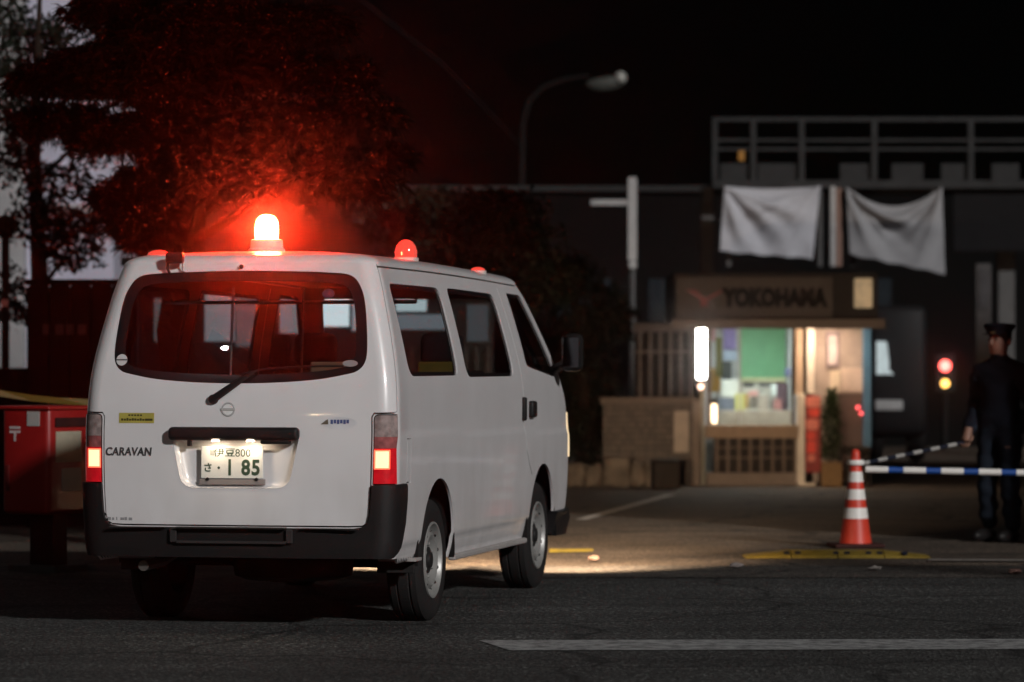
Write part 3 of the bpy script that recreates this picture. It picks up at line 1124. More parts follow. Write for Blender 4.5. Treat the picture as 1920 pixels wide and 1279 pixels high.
# ------- wheels
tyre_prof = [(.195, -.085), (.23, -.094), (.28, -.095), (.308, -.086), (.322, -.070), (.325, -.04), (.319, -.036), (.319, -.030), (.325, -.026), (.326, 0),
             (.325, .026), (.319, .030), (.319, .036), (.325, .04), (.322, .070), (.308, .086), (.28, .095), (.23, .094), (.195, .085)]
rim_prof = [(.205, .085), (.203, .094), (.194, .095), (.187, .088), (.182, .060), (.176, .050), (.165, .052), (.150, .074), (.135, .084), (.118, .080), (.100, .058), (.085, .055), (.070, .058)]
tyre0 = rim0 = hub0 = hole0 = None
for sg in (1, -1):
    for yy in (WH_R, WH_F):
        M = Matrix.Translation((sg * .705, yy, WR)) @ Matrix.Rotation(sg * math.pi / 2, 4, 'Y')
        if tyre0 is None:
            ty = MB().lathe(tyre_prof, 56, close=True).build('wheel', rubber, van, smooth=35)
            rm = MB().lathe(rim_prof, 56, caps=False).build('rim', steel, ty, smooth=40)
            hb = MB().lathe([(.072, .050), (.070, .066), (.045, .070), (.040, .082), (.020, .086), (0, .086)], 28).build('hub', mat('hub_black', (.02, .02, .02), .5), ty, smooth=40)
            mb = MB()
            for k in range(10):
                a = 2 * math.pi * k / 10
                mb.lathe([(0, .0005), (.013, .0005), (.013, -.001), (0, -.001)], 12, Matrix.Translation((.150 * math.cos(a), .150 * math.sin(a), .0745)) @ Matrix.Rotation(a, 4, 'Z') @ Matrix.Rotation(-.95, 4, 'Y'))
            ho = tag(mb.build('vent_holes', MATS['hub_black'], ty), kind='stuff')
            for k in range(6):
                a = 2 * math.pi * k / 6
                mb = MB().lathe([(.011, .054), (.011, .070), (.006, .074), (0, .074)], 6, Matrix.Translation((.086 * math.cos(a), .086 * math.sin(a), 0)))
                mb.build('wheel_nut', steel, ty)
            ty.matrix_local = M
            tyre0 = ty
        else:
            c = copy_part(tyre0, 'wheel', van, M)
            for ch in tyre0.children:
                q = copy_part(ch, ch.name.split('.')[0], c)
# wheel-arch liners, floor pan, axle, spare wheel, exhaust, fuel tank
mb = MB()
mb.box((-.53, .12, .46), (.53, 4.45, .50))
mb.box((-.80, 1.43, .461), (.80, 3.27, .499))
mb.build('floor_pan', dark_under, van)
for sg in (1, -1):
    for yy in (WH_R, WH_F):
        pts = [(yy + .41 * math.cos(t), .36 + .425 * math.sin(t)) for t in np.linspace(-.1, math.pi + .1, 24)]
        pts2 = [(yy + .425 * math.cos(t), .36 + .44 * math.sin(t)) for t in np.linspace(math.pi + .1, -.1, 24)]
        MB().prism(pts + pts2, min(sg * .55, sg * .815), max(sg * .55, sg * .815), 'yz').build('arch_liner', dark_under, van)
        MB().prism(pts, min(sg * .535, sg * .55), max(sg * .535, sg * .55), 'yz').build('arch_wall', dark_under, van)
MB().tube([(-.62, WH_R, WR), (-.15, WH_R, WR), (-.1, WH_R, WR), (.1, WH_R, WR), (.15, WH_R, WR), (.62, WH_R, WR)], [.045, .045, .13, .13, .045, .045], 12).build('rear_axle', dark_under, van)
MB().lathe([(.10, -.09), (.25, -.09), (.31, -.07), (.32, 0), (.31, .07), (.25, .09), (.10, .09)], 32, Matrix.Translation((.13, .62, .33))).build('spare_wheel', rubber, van, smooth=True)
MB().tube([(-.48, 2.2, .32), (-.50, .9, .42), (-.50, .35, .34), (-.52, .08, .33)], .028, 10).build('exhaust_pipe', mat('exhaust', (.18, .16, .15), .5, .7), van)
MB().box((.42, 1.75, .30), (.74, 2.7, .48), .03).build('fuel_tank', dark_under, van)
MB().box((-.10, 1.4, .34), (.10, 3.4, .46), .03).build('transmission', dark_under, van)
for sg in (1, -1):
    MB().box((sg * .50 - .03, .05, .40), (sg * .50 + .03, 4.3, .47)).build('chassis_rail', dark_under, van)

# ------- interior
seat_m = mat('seat_fabric', (.045, .040, .042), .95, bump=.3)
pale_card = mat('card_beige', (.30, .24, .15), .8)
MB().box((-.53, .12, .502), (.53, 4.2, .60)).box((-.76, 1.43, .503), (.76, 3.27, .598)).build('cabin_floor', lining, van)


def seat(x0, x1, y, hz, head=True):
    mb = MB()
    mb.box((x0, y, .62), (x1, y + .5, .86), .05)
    mb.box((x0, y - .13, .80), (x1, y + .05, hz), .06, seg=3)
    if head:
        n_ = max(1, round((x1 - x0) / .5))
        for i in range(n_):
            cx = x0 + (i + .5) * (x1 - x0) / n_
            mb.box((cx - .13, y - .11, hz + .03), (cx + .13, y + .0, hz + .22), .05, seg=3)
            mb.tube([(cx - .05, y - .05, hz - .02), (cx - .05, y - .05, hz + .06)], .008, 6)
            mb.tube([(cx + .05, y - .05, hz - .02), (cx + .05, y - .05, hz + .06)], .008, 6)
    return mb.build('seat', seat_m, van, smooth=True)


seat(-.62, .30, 1.75, 1.25, False)
seat(-.66, -.10, 2.95, 1.33)
seat(.12, .66, 2.95, 1.33)
MB().box((-.74, 3.95, .9), (.74, 4.35, 1.22), .06).build('dashboard', mat('dash_black', (.02, .02, .02), .6), van)
MB().lathe([(.17, -.014), (.185, -.014), (.185, .014), (.17, .014)], 28, Matrix.Translation((.36, 3.72, 1.16)) @ Matrix.Rotation(R(-60), 4, 'X'), close=True).build('steering_wheel', MATS['dash_black'], van)
mb = MB()
mb.box((.10, 1.05, .60), (.50, 1.45, 1.38), .01)
mb.build('cardboard_box', pale_card, van)
MB().box((.40, 2.25, 1.05), (.62, 2.5, 1.38), .01).build('document_folder', mat('folder_yellow', (.35, .26, .05), .7), van)
MB().tube([(-.70, 1.0, 1.70), (.70, 1.0, 1.70)], .012, 6).build('grab_rail', chrome, van)
MB().tube([(.60, .35, 1.32), (.585, .38, 1.74)], .010, 6).build('window_pole', chrome, van)
MB().tube([(-.28, .75, .60), (-.24, .75, 1.78)], .008, 6).build('partition_pole', chrome, van)
MB().tube([(.11, .75, .60), (.15, .75, 1.78)], .008, 6).build('partition_pole', chrome, van)

# ------- red warning lights on the roof
beacon_glow = emit_mat('beacon_glow', (1.0, .042, .012), 1600.0)
red_dome = mat('red_dome', (.55, .03, .02), rough=.1, coat=.7, emit=(1.0, .12, .08), estr=.55)
bz = roof_z(-.05, .75)
bc = MB().lathe([(0, -.01), (.098, -.01), (.098, .012), (.088, .02), (.085, .062), (.078, .066), (0, .066)], 28, Matrix.Translation((-.055, .75, bz))).build('beacon', mat('beacon_base', (.55, .5, .46), .4), van, smooth=True)
MB().lathe([(.060, .066), (.062, .095), (.061, .14), (.053, .172), (.036, .190), (.014, .197), (0, .198)], 28, Matrix.Translation((-.055, .75, bz))).build('lit_beacon_dome', beacon_glow, bc, smooth=True)


def dome(x, y, r_, h_, dz=0.0):
    z = roof_z(x, y) + dz
    base_ = MB().lathe([(0, -.02), (r_ * 1.12, -.02), (r_ * 1.12, .012), (r_ * 1.0, .016), (0, .016)], 24, Matrix.Translation((x, y, z))).build('warning_light', MATS['beacon_base'], van, smooth=True)
    MB().lathe([(r_ * .98, .016), (r_, .4 * h_), (r_ * .88, .68 * h_), (r_ * .62, .88 * h_), (r_ * .3, .98 * h_), (0, h_)], 24, Matrix.Translation((x, y, z))).build('red_dome', red_dome, base_, smooth=True)


dome(.49, 1.62, .062, .115)
dome(.60, 2.92, .045, .036, -.012)
dome(-.555, .44, .060, .045, -.012)

# ------- headlights of the van (lit: their pool shows on the gutter and yard)
for sg in (1, -1):
    for nm, en, size, tilt in (('headlamp_spill', 1250, 72, 38), ('headlamp_beam', 1900, 38, 4.5)):
        ld = bpy.data.lights.new(nm, 'SPOT')
        ld.energy = en
        ld.spot_size = R(size)
        ld.spot_blend = 1.0
        ld.color = (1.0, .72, .47)
        ld.shadow_soft_size = .05
        lo = bpy.data.objects.new(nm, ld)
        C.objects.link(lo)
        lo.parent = van
        lo.location = (sg * .60, 4.80, .88)
        lo.rotation_euler = (R(90 - tilt), 0, 0)

# ================================================================== traffic cone, barrier bars, ramp
cone_red = mat('cone_red', (.62, .05, .025), rough=.45, var=.12, scale=6)
band_white = mat('reflective_white', (.82, .80, .76), rough=.4, var=.05)
band_blue = mat('band_blue', (.012, .07, .30), rough=.45)
band_dark = mat('band_dark', (.015, .018, .03), rough=.5)


def traffic_cone(loc):
    c = empty('traffic_cone', loc, 0.1, 'red and white striped traffic cone standing behind the yellow ramp', 'traffic cone')
    hgt, r0, r1 = .69, .125, .032
    rr = lambda z: r0 + (r1 - r0) * (z / hgt)**.92
    cuts = [(.03, .215, 0), (.215, .295, 1), (.295, .355, 0), (.355, .432, 1), (.432, .485, 0), (.485, .562, 1), (.562, .69, 0)]
    for a, b, k in cuts:
        n_ = 3
        pr_ = [(0.0, a)] + [(rr(a + (b - a) * i / n_) + (.0015 if k else 0), a + (b - a) * i / n_) for i in range(n_ + 1)] + [(0.0, b)]
        MB().lathe(pr_, 32).build('white_band' if k else 'red_band', band_white if k else cone_red, c, smooth=40)
    MB().lathe([(.0, .69), (.034, .69), (.030, .715), (.016, .728), (0, .73)], 24).build('cone_tip', cone_red, c, smooth=True)
    MB().box((-.19, -.19, 0), (.19, .19, .032), .02, seg=3).build('base_plate', mat('cone_base', (.05, .02, .018), .7), c)
    MB().lathe([(.040, .618), (.060, .612), (.066, .630), (.060, .648), (.040, .642)], 28, close=True).build('bar_ring', band_white, c, smooth=True)
    return c


CY = gy(1026)
CX = (1604 - 960) / F * CY
traffic_cone((CX, CY, 0))


def bar(name, a, b, cuts, mats_, rad, label):
    a, b = Vector(a), Vector(b)
    d = (b - a)
    L = d.length
    root = empty(name, a, 0, label, 'barrier bar')
    p = 0
    k = 0
    while p < L - .01:
        q = min(L, p + cuts[k % 2])
        mm = mats_[k % 2]
        r_ = rad * (1.0 if k % 2 == 0 else .93)
        MB().tube([d * (p / L), d * (q / L)], r_, 14).build(('pale_band', 'dark_band')[k % 2], mm, root, smooth=40)
        p = q
        k += 1
    return root


zb = CAMH - (880 - HOR) / F * CY
bar('barrier_bar', (CX + .075, CY, zb), (CX + .075 + 2.6, CY - .05, zb - .055), (.167, .112), (band_white, band_blue), .025,
    'blue and white banded barrier bar running from the cone to the right')
hand_w = px(1811, 829, 26.55)
bar('barrier_bar', px(1612, 870, CY + .10), tuple(hand_w + Vector((-.02, 0, -.005))), (.085, .085), (mat('bar_grey_white', (.34, .33, .31), .5), band_dark), .016,
    'thin dark and grey dashed barrier bar held by the standing officer')
# the far end of the bar rests on a second cone outside the picture
c2 = empty('traffic_cone', (CX + .075 + 2.66, CY - .05, 0), 0, 'plain red traffic cone at the far end of the barrier bar', 'traffic cone')
MB().lathe([(0, .03), (.125, .03), (.032, .69), (0, .70)], 28).build('cone_body', cone_red, c2, smooth=40)
MB().box((-.19, -.19, 0), (.19, .19, .032), .02).build('base_plate', MATS['cone_base'], c2)

ramp_y = mat('ramp_yellow', (.22, .15, .02), rough=.6, var=.25, scale=14, bump=.2)
rx0, rx1, ry0 = (1395 - 960) / F * 24.6, (1742 - 960) / F * 24.6, 24.45
ramp = empty('kerb_ramp', ((rx0 + rx1) / 2, ry0, 0), 0, 'yellow kerb ramp with dark holes lying in front of the cone', 'kerb ramp')
hw = (rx1 - rx0) / 2
n_seg = 4
for i in range(n_seg):
    a, b = -hw + 2 * hw * i / n_seg, -hw + 2 * hw * (i + 1) / n_seg - .006
    ta = .25 if i == 0 else 1
    tb = .25 if i == n_seg - 1 else 1
    h = .048
    vs = [(a, 0, 0), (b, 0, 0), (b, .30, 0), (a, .30, 0), (a, .02, .02 * ta), (b, .02, .02 * tb), (b, .11, h * tb), (a, .11, h * ta), (a, .30, h * ta), (b, .30, h * tb)]
    fs = [(3, 2, 1, 0), (0, 1, 5, 4), (4, 5, 6, 7), (7, 6, 9, 8), (8, 9, 2, 3), (0, 4, 7, 8, 3), (1, 2, 9, 6, 5)]
    MB().add(vs, fs).build('ramp_section', ramp_y, ramp)
for i, xx in enumerate((-hw * .55, -hw * .43, -hw * .02, hw * .10, hw * .33, hw * .45, hw * .72)):
    MB().lathe([(0, .004), (.022, .004), (.022, -.004), (0, -.004)], 12, Matrix.Translation((xx, .062, .033)) @ Matrix.Rotation(R(25), 4, 'X')).build('hole', band_dark, ramp)

# litter on the gutter
for i, (u, v, c_, lab) in enumerate(((1113, 1054, (.55, .34, .26), 'crumpled pinkish paper scrap lying nearest the front wheel'),
                                (1380, 1067, (.35, .30, .28), 'small grey scrap on the ground below the yellow ramp'),
                                (1640, 1072, (.40, .36, .33), 'small pale scrap on the ground below the cone'),
                                (1903, 1079, (.40, .22, .18), 'small reddish scrap on the ground at the right edge of the picture'))):
    p = px(u, v, gy(v)); p.z = .01
    b = bmesh.new()
    bmesh.ops.create_icosphere(b, subdivisions=2, radius=1)
    for q in b.verts:
        q.co = Vector((q.co.x * .045, q.co.y * .05, (q.co.z + 1) * .016)) * random.uniform(.7, 1.25)
    o = MB().bm(b).build('litter_scrap', mat('scrap_%d' % i, [q * .6 for q in c_], .8), None)
    o.location = p
    tag(o, lab, 'litter', 'litter on the gutter')

# ================================================================== the officer


def person(loc, rz):
    root = empty('person', loc, rz, 'person in dark peaked cap, navy jacket and blue trousers holding a barrier bar', 'person')
    hl = root_inv = None
    R_ = Matrix.Rotation(-rz, 3, 'Z')
    hand1 = R_ @ (hand_w - Vector(loc))
    hand2 = R_ @ (px(1893, 834, 26.6) - Vector(loc))
    vs, es, rd = [], [], []

    def add(p, r_, parent=None):
        vs.append(Vector(p)); rd.append(r_ if isinstance(r_, tuple) else (r_, r_))
        if parent is not None:
            es.append((parent, len(vs) - 1))
        return len(vs) - 1
    pel = add((0, 0, .90), (.165, .125))
    sp1 = add((0, .005, 1.06), (.165, .125), pel)
    ch = add((0, .005, 1.22), (.185, .135), sp1)
    up = add((0, .01, 1.33), (.13, .10), ch)
    nk = add((0, .0, 1.405), (.062, .062), up)
    h1 = add((0, -.018, 1.455), (.070, .080), nk)
    h2 = add((0, -.014, 1.525), (.080, .098), h1)
    h3 = add((0, -.004, 1.595), (.066, .084), h2)
    for sgn, hd in ((-1, hand1), (1, hand2)):
        sh = add((sgn * .185, .01, 1.305), .082, up)
        el = Vector((sgn * .255, .06, 1.04))
        wr = hd + (el - hd).normalized() * .07
        m1 = add(Vector((sgn * .225, .03, 1.18)), .070, sh)
        e_ = add(el, .060, m1)
        add(el.lerp(wr, .5), .055, e_)
        add(wr, .047, len(vs) - 1)
    for sgn in (-1, 1):
        hp = add((sgn * .095, 0, .83), (.108, .108), pel)
        kn = add((sgn * .105, -.02, .47), .080, hp)
        cf = add((sgn * .108, .0, .28), .076, kn)
        an = add((sgn * .110, .02, .09), .066, cf)
    me = bpy.data.meshes.new('body')
    me.from_pydata(vs, es, [])
    ob = bpy.data.objects.new('body_tmp', me)
    C.objects.link(ob)
    sk = ob.modifiers.new('skin', 'SKIN')
    sk.use_smooth_shade = True
    for i, d in enumerate(me.skin_vertices[0].data):
        d.radius = rd[i]
        d.use_root = (i == 0)
    su = ob.modifiers.new('sub', 'SUBSURF')
    su.levels = su.render_levels = 2
    dg = bpy.context.evaluated_depsgraph_get()
    bm_ = bmesh.new()
    ev = bpy.data.meshes.new_from_object(ob.evaluated_get(dg))
    bpy.data.objects.remove(ob)
    # cloth folds
    for v in ev.vertices:
        if v.co.z < 1.38:
            k = .006 * math.sin(v.co.z * 55 + v.co.x * 20) + .006 * math.sin(v.co.z * 31 - v.co.y * 33)
            v.co += v.normal * k
    mb = MB()
    mb.v = [tuple(v.co) for v in ev.vertices]
    mb.f = [tuple(p.vertices) for p in ev.polygons]
    mb.mi = []
    for p in ev.polygons:
        z = p.center.z
        if z > 1.43:
            k = 2
        elif z < .885 and abs(p.center.x) < .21 and (p.center - hand1).length > .16 and (p.center - hand2).length > .16:
            k = 1
        else:
            k = 0
        mb.mi.append(k)
    # shoes
    for sgn in (-1, 1):
        b = bmesh.new()
        bmesh.ops.create_uvsphere(b, u_segments=14, v_segments=8, radius=1)
        for v in b.verts:
            v.co = Vector((v.co.x * .052 + sgn * .112, v.co.y * .145 - .055, max(0, .045 + v.co.z * .06)))
        mb.bm(b, 3)
    # hands: palm, four fingers curled round, thumb
    for sgn, hd in ((-1, hand1), (1, hand2)):
        dn = Vector((0, -.35, -1)).normalized()
        ac = Vector((0, 1, 0)).cross(dn).normalized() * 1.0
        fw = dn.cross(ac)
        wr = hd - dn * .085
        mb.tube([wr - dn * .03, wr + dn * .02, wr + dn * .07, wr + dn * .085], [.030, .036, .040, .034], 10, 2)
        for i, ln in enumerate((.070, .080, .075, .058)):
            o_ = wr + dn * .075 + ac * (-.030 + .020 * i)
            mb.tube([o_, o_ + dn * ln * .45, o_ + dn * ln * .72 + fw * ln * -.35, o_ + dn * ln * .55 + fw * ln * -.7], [.0105, .010, .009, .007], 7, 2)
        o_ = wr + dn * .025 - ac * .030
        mb.tube([o_, o_ - ac * .022 + dn * .03, o_ - ac * .018 + dn * .06 - fw * .018], [.013, .011, .008], 7, 2)
    # nose, ears
    mb.tube([(0, -.098, 1.555), (0, -.120, 1.520), (0, -.108, 1.508)], [.008, .013, .009], 7, 2)
    for sgn in (-1, 1):
        b = bmesh.new()
        bmesh.ops.create_uvsphere(b, u_segments=10, v_segments=6, radius=1)
        for v in b.verts:
            v.co = Vector((v.co.x * .010 + sgn * .083, v.co.y * .020 + .005, v.co.z * .032 + 1.53))
        mb.bm(b, 2)
    jacket = mat('navy_jacket', (.009, .011, .017), .9, spec=.1, bump=.3, bscale=30)
    trousers = mat('navy_trousers', (.017, .023, .034), .9, spec=.1, bump=.3, bscale=30)
    skin = mat('skin', (.24, .125, .085), .6, var=.08)
    shoe = mat('black_leather', (.012, .011, .011), .4)
    mb.build('body', [jacket, trousers, skin, shoe], root, smooth=70)
    # eyes, mouth, hair, cap
    for sgn in (-1, 1):
        MB().lathe([(0, .004), (.008, .003), (.010, 0), (0, 0)], 10, Matrix.Translation((sgn * .032, -.098, 1.548)) @ Matrix.Rotation(R(90), 4, 'X')).build('eye', mat('eye_dark', (.02, .015, .012), .3), root)
    MB().box((-.022, -.106, 1.478), (.022, -.098, 1.484), .002).build('mouth', mat('lip', (.16, .06, .05), .5), root)
    MB().lathe([(.070, 1.50), (.086, 1.54), (.088, 1.58), (.080, 1.61), (0, 1.63)], 20, Matrix.Translation((0, .012, 0))).build('hair', mat('black_hair', (.01, .009, .008), .6), root, smooth=True)
    capm = mat('cap_navy', (.005, .006, .010), .8, spec=.1)
    cap = MB().lathe([(.098, 1.585), (.100, 1.612), (.118, 1.640), (.122, 1.655), (.108, 1.668), (0, 1.675)], 26, Matrix.Translation((0, -.004, 0))).build('cap', capm, root, smooth=50)
    br = [(.10 * math.cos(t), -.05 - .10 * math.sin(t)) for t in np.linspace(0, math.pi, 16)]
    MB().prism(br, 1.583, 1.591, 'xy').build('cap_peak', mat('peak_black', (.006, .006, .006), .25), cap)
    MB().tube([Vector((.055 * math.cos(t), -.004 - .10 * math.sin(t), 1.60)) for t in np.linspace(.9, math.pi - .9, 5)], .006, 6).build('cap_badge', mat('badge_gold', (.3, .24, .1), .4, .6), cap)
    return root


person((3.735, 26.7, 0), R(-42))

# ================================================================== guard house
KY = 38.75


def K(u, v):
    """x, z of a pixel on the guard-house front plane"""
    p = px(u, v, KY)
    return p.x, p.z


def kbox(name, u0, v0, u1, v1, y0, y1, m, parent, bev=.004, **k):
    x0, z1 = K(u0, v0)
    x1, z0 = K(u1, v1)
    return MB().box((x0, KY + y0, max(z0, 0.002)), (x1, KY + y1, z1), bev, **k).build(name, m, parent)


tan_wood = mat('tan_counter', (.30, .20, .125), .6, scale=20)
brown_metal = mat('brown_frame', (.09, .065, .05), .5)
cream = mat('cream_panel', (.55, .46, .36), .6)
dark_panel = mat('dark_panel', (.035, .028, .024), .7)
beige_wall = mat('beige_wall', (.36, .29, .25), .8, bump=.1)
fascia_m = mat('fascia_brown', (.064, .053, .049), .7)
kiosk = empty('guard_house', (0, 0, 0), 0, 'small lit guard house with a wide signboard over its window', 'guard house')
kbox('fascia', 1264, 512, 1645, 604, -.05, 2.3, mat('fascia_dark', (.03, .027, .027), .7), kiosk)
sign = kbox('sign_panel', 1268, 520, 1560, 600, -.085, -.052, fascia_m, kiosk)
sx, sz = K(1452, 560)
text_mesh('sign_lettering', 'YOKOHAMA', .262, mat('sign_black', (.006, .005, .005), .6),
          Matrix.Translation((sx, KY - .088, sz)) @ FACE_CAM, sign, .004, .020, 0, .735, 1.03)
lx, lz = K(1318, 558)
lg = mat('sign_red', (.16, .012, .014), .5)
mb = MB()
mb.prism([(-.20, .085), (-.085, .085), (.02, -.005), (.20, .085), (.21, .06), (.05, -.035), (.045, -.10), (-.035, -.10), (-.035, -.03)], -.006, .0, 'xz')
mb.build('sign_logo', lg, sign, M=Matrix.Translation((lx, KY - .0865, lz)))
kbox('eave', 1258, 600, 1650, 609, -.45, .10, brown_metal, kiosk)
kbox('eave_lip', 1256, 599, 1652, 617, -.48, -.452, brown_metal, kiosk)  # lip added to hide the lamp behind it
# masonry and frames
kbox('lower_wall', 1325, 886, 1492, 912, -.12, .2, mat('plinth_beige', (.24, .19, .16), .8), kiosk)
kbox('slat_back', 1338, 820, 1492, 887, .0, .10, dark_panel, kiosk)
for i in range(8):
    u = 1341 + i * 21
    kbox('slat', u, 821, u + 5, 886, -.03, .0, mat('slat_brown', (.17, .12, .09), .6), kiosk, .002)
for v in (838, 857):
    kbox('slat_rail', 1340, v, 1490, v + 2.5, -.018, -.002, MATS['slat_brown'], kiosk, .001)
kbox('counter', 1322, 797, 1494, 821, -.22, .12, tan_wood, kiosk)
kbox('frame_post', 1326, 609, 1333, 797, -.02, .08, brown_metal, kiosk)
kbox('frame_post', 1484, 609, 1490, 797, -.02, .08, brown_metal, kiosk)
kbox('frame_post', 1386, 609, 1389, 797, -.01, .05, mat('pale_frame', (.4, .42, .42), .5), kiosk, .002)
xw0, zt = K(1333, 610); xw1, zb_ = K(1484, 797)
MB().box((xw0, KY + .03, zb_), (xw1, KY + .036, zt)).build('window_pane', glass_mat('booth_glass', (.92, .95, .94)), kiosk)
# door side
kbox('door_jamb', 1491, 609, 1505, 742, -.06, .12, mat('jamb_tan', (.52, .38, .27), .6), kiosk)
kbox('white_post', 1492, 738, 1507, 912, -.14, .0, mat('post_cream', (.72, .64, .54), .55), kiosk, .01)
kbox('door_leaf', 1512, 611, 1526, 738, -.05, .0, mat('door_white', (.74, .66, .56), .5), kiosk)
kbox('side_wall', 1526, 609, 1625, 905, .10, .22, beige_wall, kiosk)
kbox('wall_upper_panel', 1578, 690, 1622, 735, .06, .10, mat('pale_poster', (.55, .43, .36), .7), kiosk)
kbox('wall_lower_panel', 1572, 738, 1622, 880, .07, .10, mat('brown_panel', (.09, .055, .045), .7), kiosk)
kbox('notice_frame', 1550, 622, 1575, 690, .07, .10, mat('notice_purple', (.20, .14, .16), .6), kiosk)
kbox('notice_sheet', 1554, 628, 1571, 684, .06, .068, mat('notice_grey', (.5, .42, .42), .7), kiosk, .001)
kbox('paper_notice', 1558, 695, 1576, 735, .06, .10, mat('paper_cream', (.62, .52, .40), .7), kiosk, .001)
kbox('blue_pillar', 1618, 611, 1633, 850, -.06, .10, mat('pillar_blue', (.06, .17, .30), .5), kiosk, .01)
kbox('step_block', 1492, 904, 1524, 913, -.35, .0, mat('post_cream', (.72, .64, .54)), kiosk)
# room behind the window: walls, ceiling light, board, desk things
xi0, xi1 = K(1322, 600)[0], K(1497, 600)[0]
pale_wall = mat('booth_wall', (.48, .50, .52), .8)
MB().box((xi0, KY + 1.9, 0), (xi1, KY + 1.98, 1.9)).build('back_wall', pale_wall, kiosk)
MB().box((xi0 - .05, KY + .1, 0), (xi0, KY + 1.98, 1.9)).build('inner_side_wall', mat('booth_wall_yellow', (.42, .40, .32), .8), kiosk)
MB().box((xi1, KY + .1, 0), (xi1 + .05, KY + 1.98, 1.9)).build('inner_side_wall', pale_wall, kiosk)
MB().box((xi0, KY + .1, 1.84), (xi1, KY + 1.98, 1.88)).build('ceiling_panel', pale_wall, kiosk)
MB().box((xi0 + .15, KY + .45, 1.765), (xi1 - .1, KY + .85, 1.80), .01).build('ceiling_lamp', emit_mat('booth_lamp', (.95, 1.0, .97), 28.0), kiosk)


def ki(name, u0, v0, u1, v1, y, dep, m):
    """a thing inside the room at depth KY + y, placed by the pixel it covers"""
    a, b = px(u0, v1, KY + y), px(u1, v0, KY + y)
    return MB().box((a.x, KY + y, max(.02, a.z)), (b.x, KY + y + dep, b.z), .006).build(name, m, kiosk)


ki('green_board', 1389, 612, 1481, 708, 1.84, .04, mat('board_green', (.16, .42, .24), .6, var=.06))
ki('board_ledge', 1389, 708, 1481, 716, 1.80, .08, mat('ledge_pale', (.55, .58, .36), .6))
ki('purple_poster', 1356, 614, 1380, 655, 1.80, .02, mat('poster_purple', (.26, .20, .48), .6))
ki('blue_poster', 1355, 658, 1382, 676, 1.80, .02, mat('poster_blue', (.45, .55, .72), .6))
ki('dark_coat', 1354, 678, 1372, 714, 1.70, .08, mat('coat_dark', (.05, .06, .06), .8))
ki('white_sheet', 1352, 712, 1388, 745, 1.60, .03, mat('sheet_white', (.80, .84, .80), .6))
ki('desk', 1330, 770, 1484, 797, 1.0, .6, mat('desk_beige', (.42, .36, .30), .6))
ki('cabinet', 1390, 718, 1482, 772, 1.70, .1, mat('cabinet_pale', (.52, .52, .48), .6))
for i, (u0, v0, u1, v1, c_) in enumerate(((1394, 718, 1414, 726, (.05, .05, .05)), (1424, 719, 1446, 726, (.06, .06, .06)), (1456, 718, 1476, 770, (.10, .06, .08)), (1396, 738, 1404, 766, (.42, .28, .10)),
                                           (1404, 733, 1422, 744, (.55, .28, .26)), (1378, 738, 1396, 772, (.55, .55, .22)), (1408, 742, 1420, 764, (.16, .14, .12)), (1422, 740, 1442, 780, (.34, .30, .26)),
                                           (1348, 746, 1376, 772, (.12, .14, .19)), (1450, 748, 1466, 768, (.35, .16, .16)), (1446, 722, 1456, 742, (.6, .66, .66)), (1472, 690, 1483, 706, (.10, .11, .22)))):
    ki('desk_item', u0, v0, u1, v1, 1.45 - .03 * i, .04, mat('desk_item_%d' % i, c_, .6))
ki('yellow_folder', 1324, 690, 1350, 735, .5, .03, mat('folder_ochre', (.45, .28, .04), .6))
ki('green_strip', 1342, 632, 1354, 706, .45, .03, mat('strip_olive', (.14, .17, .03), .6))
ki('pink_slip', 1327, 614, 1342, 640, .45, .02, mat('slip_pink', (.55, .30, .32), .6))
# lit lamps and a glowing plate of the guard house
tx0, tz1 = K(1305, 613); tx1, tz0 = K(1325, 711)
sl_ = MB().box((tx0 - .012, KY - .10, tz0 - .02), (tx1 + .004, KY - .02, tz1 + .02), .01).build('lamp_case', brown_metal, kiosk)
MB().box((tx0, KY - .14, tz0), (tx1 - .01, KY - .101, tz1), .015).build('lit_tube', emit_mat('tube_white', (1.0, .96, .88), 16.0), kiosk)
bx_, bz_ = K(1313, 725)
b = bmesh.new(); bmesh.ops.create_uvsphere(b, u_segments=12, v_segments=8, radius=.034)
MB().bm(b, 0, Matrix.Translation((bx_, KY - .12, bz_))).build('lit_bulb', emit_mat('bulb_warm', (1.0, .62, .45), 4.0), kiosk, smooth=True)
px0, pz1 = K(1333, 757); px1_, pz0 = K(1342, 793)
MB().box((px0, KY - .20, pz0), (px1_, KY - .10, pz1), .012).build('counter_lantern', emit_mat('lantern_warm', (1.0, .72, .45), 4.5), kiosk)
x0, z0 = K(1318, 797); 
MB().box((px0 - .02, KY - .20, pz1), (px1_ + .012, KY - .09, pz1 + .05), .01).build('lantern_cap', dark_panel, kiosk)
# unseen lamp added under the eave: the warm light on jamb, door and step
qx, qz = K(1560, 607)
MB().box((qx - .22, KY - .40, qz - .030), (qx + .10, KY - .28, qz - .012), .008).build('added_eave_lamp', emit_mat('added_lamp_warm', (1.0, .76, .55), 110.0), kiosk)
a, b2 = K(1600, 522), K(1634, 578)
MB().box((a[0], KY - .16, b2[1]), (b2[0], KY - .055, a[1]), .02).build('glowing_wall_plate', mat('plate_glow_cream', (.6, .5, .34), .5, emit=(1.0, .76, .45), estr=.16, var=.3, scale=9), kiosk)  # cream plate on the wall, its lit look added as emission

# red lamp pair by the door
for u, v, r_ in ((1608, 764, .024), (1614, 775, .022)):
    b = bmesh.new(); bmesh.ops.create_uvsphere(b, u_segments=12, v_segments=8, radius=r_)
    x, z = K(u, v)
    MB().bm(b, 0, Matrix.Translation((x, KY - .03, z))).build('red_lamp', MATS.get('lamp_red_small') or emit_mat('lamp_red_small', (1.0, .10, .10), 3.0), kiosk, smooth=True)

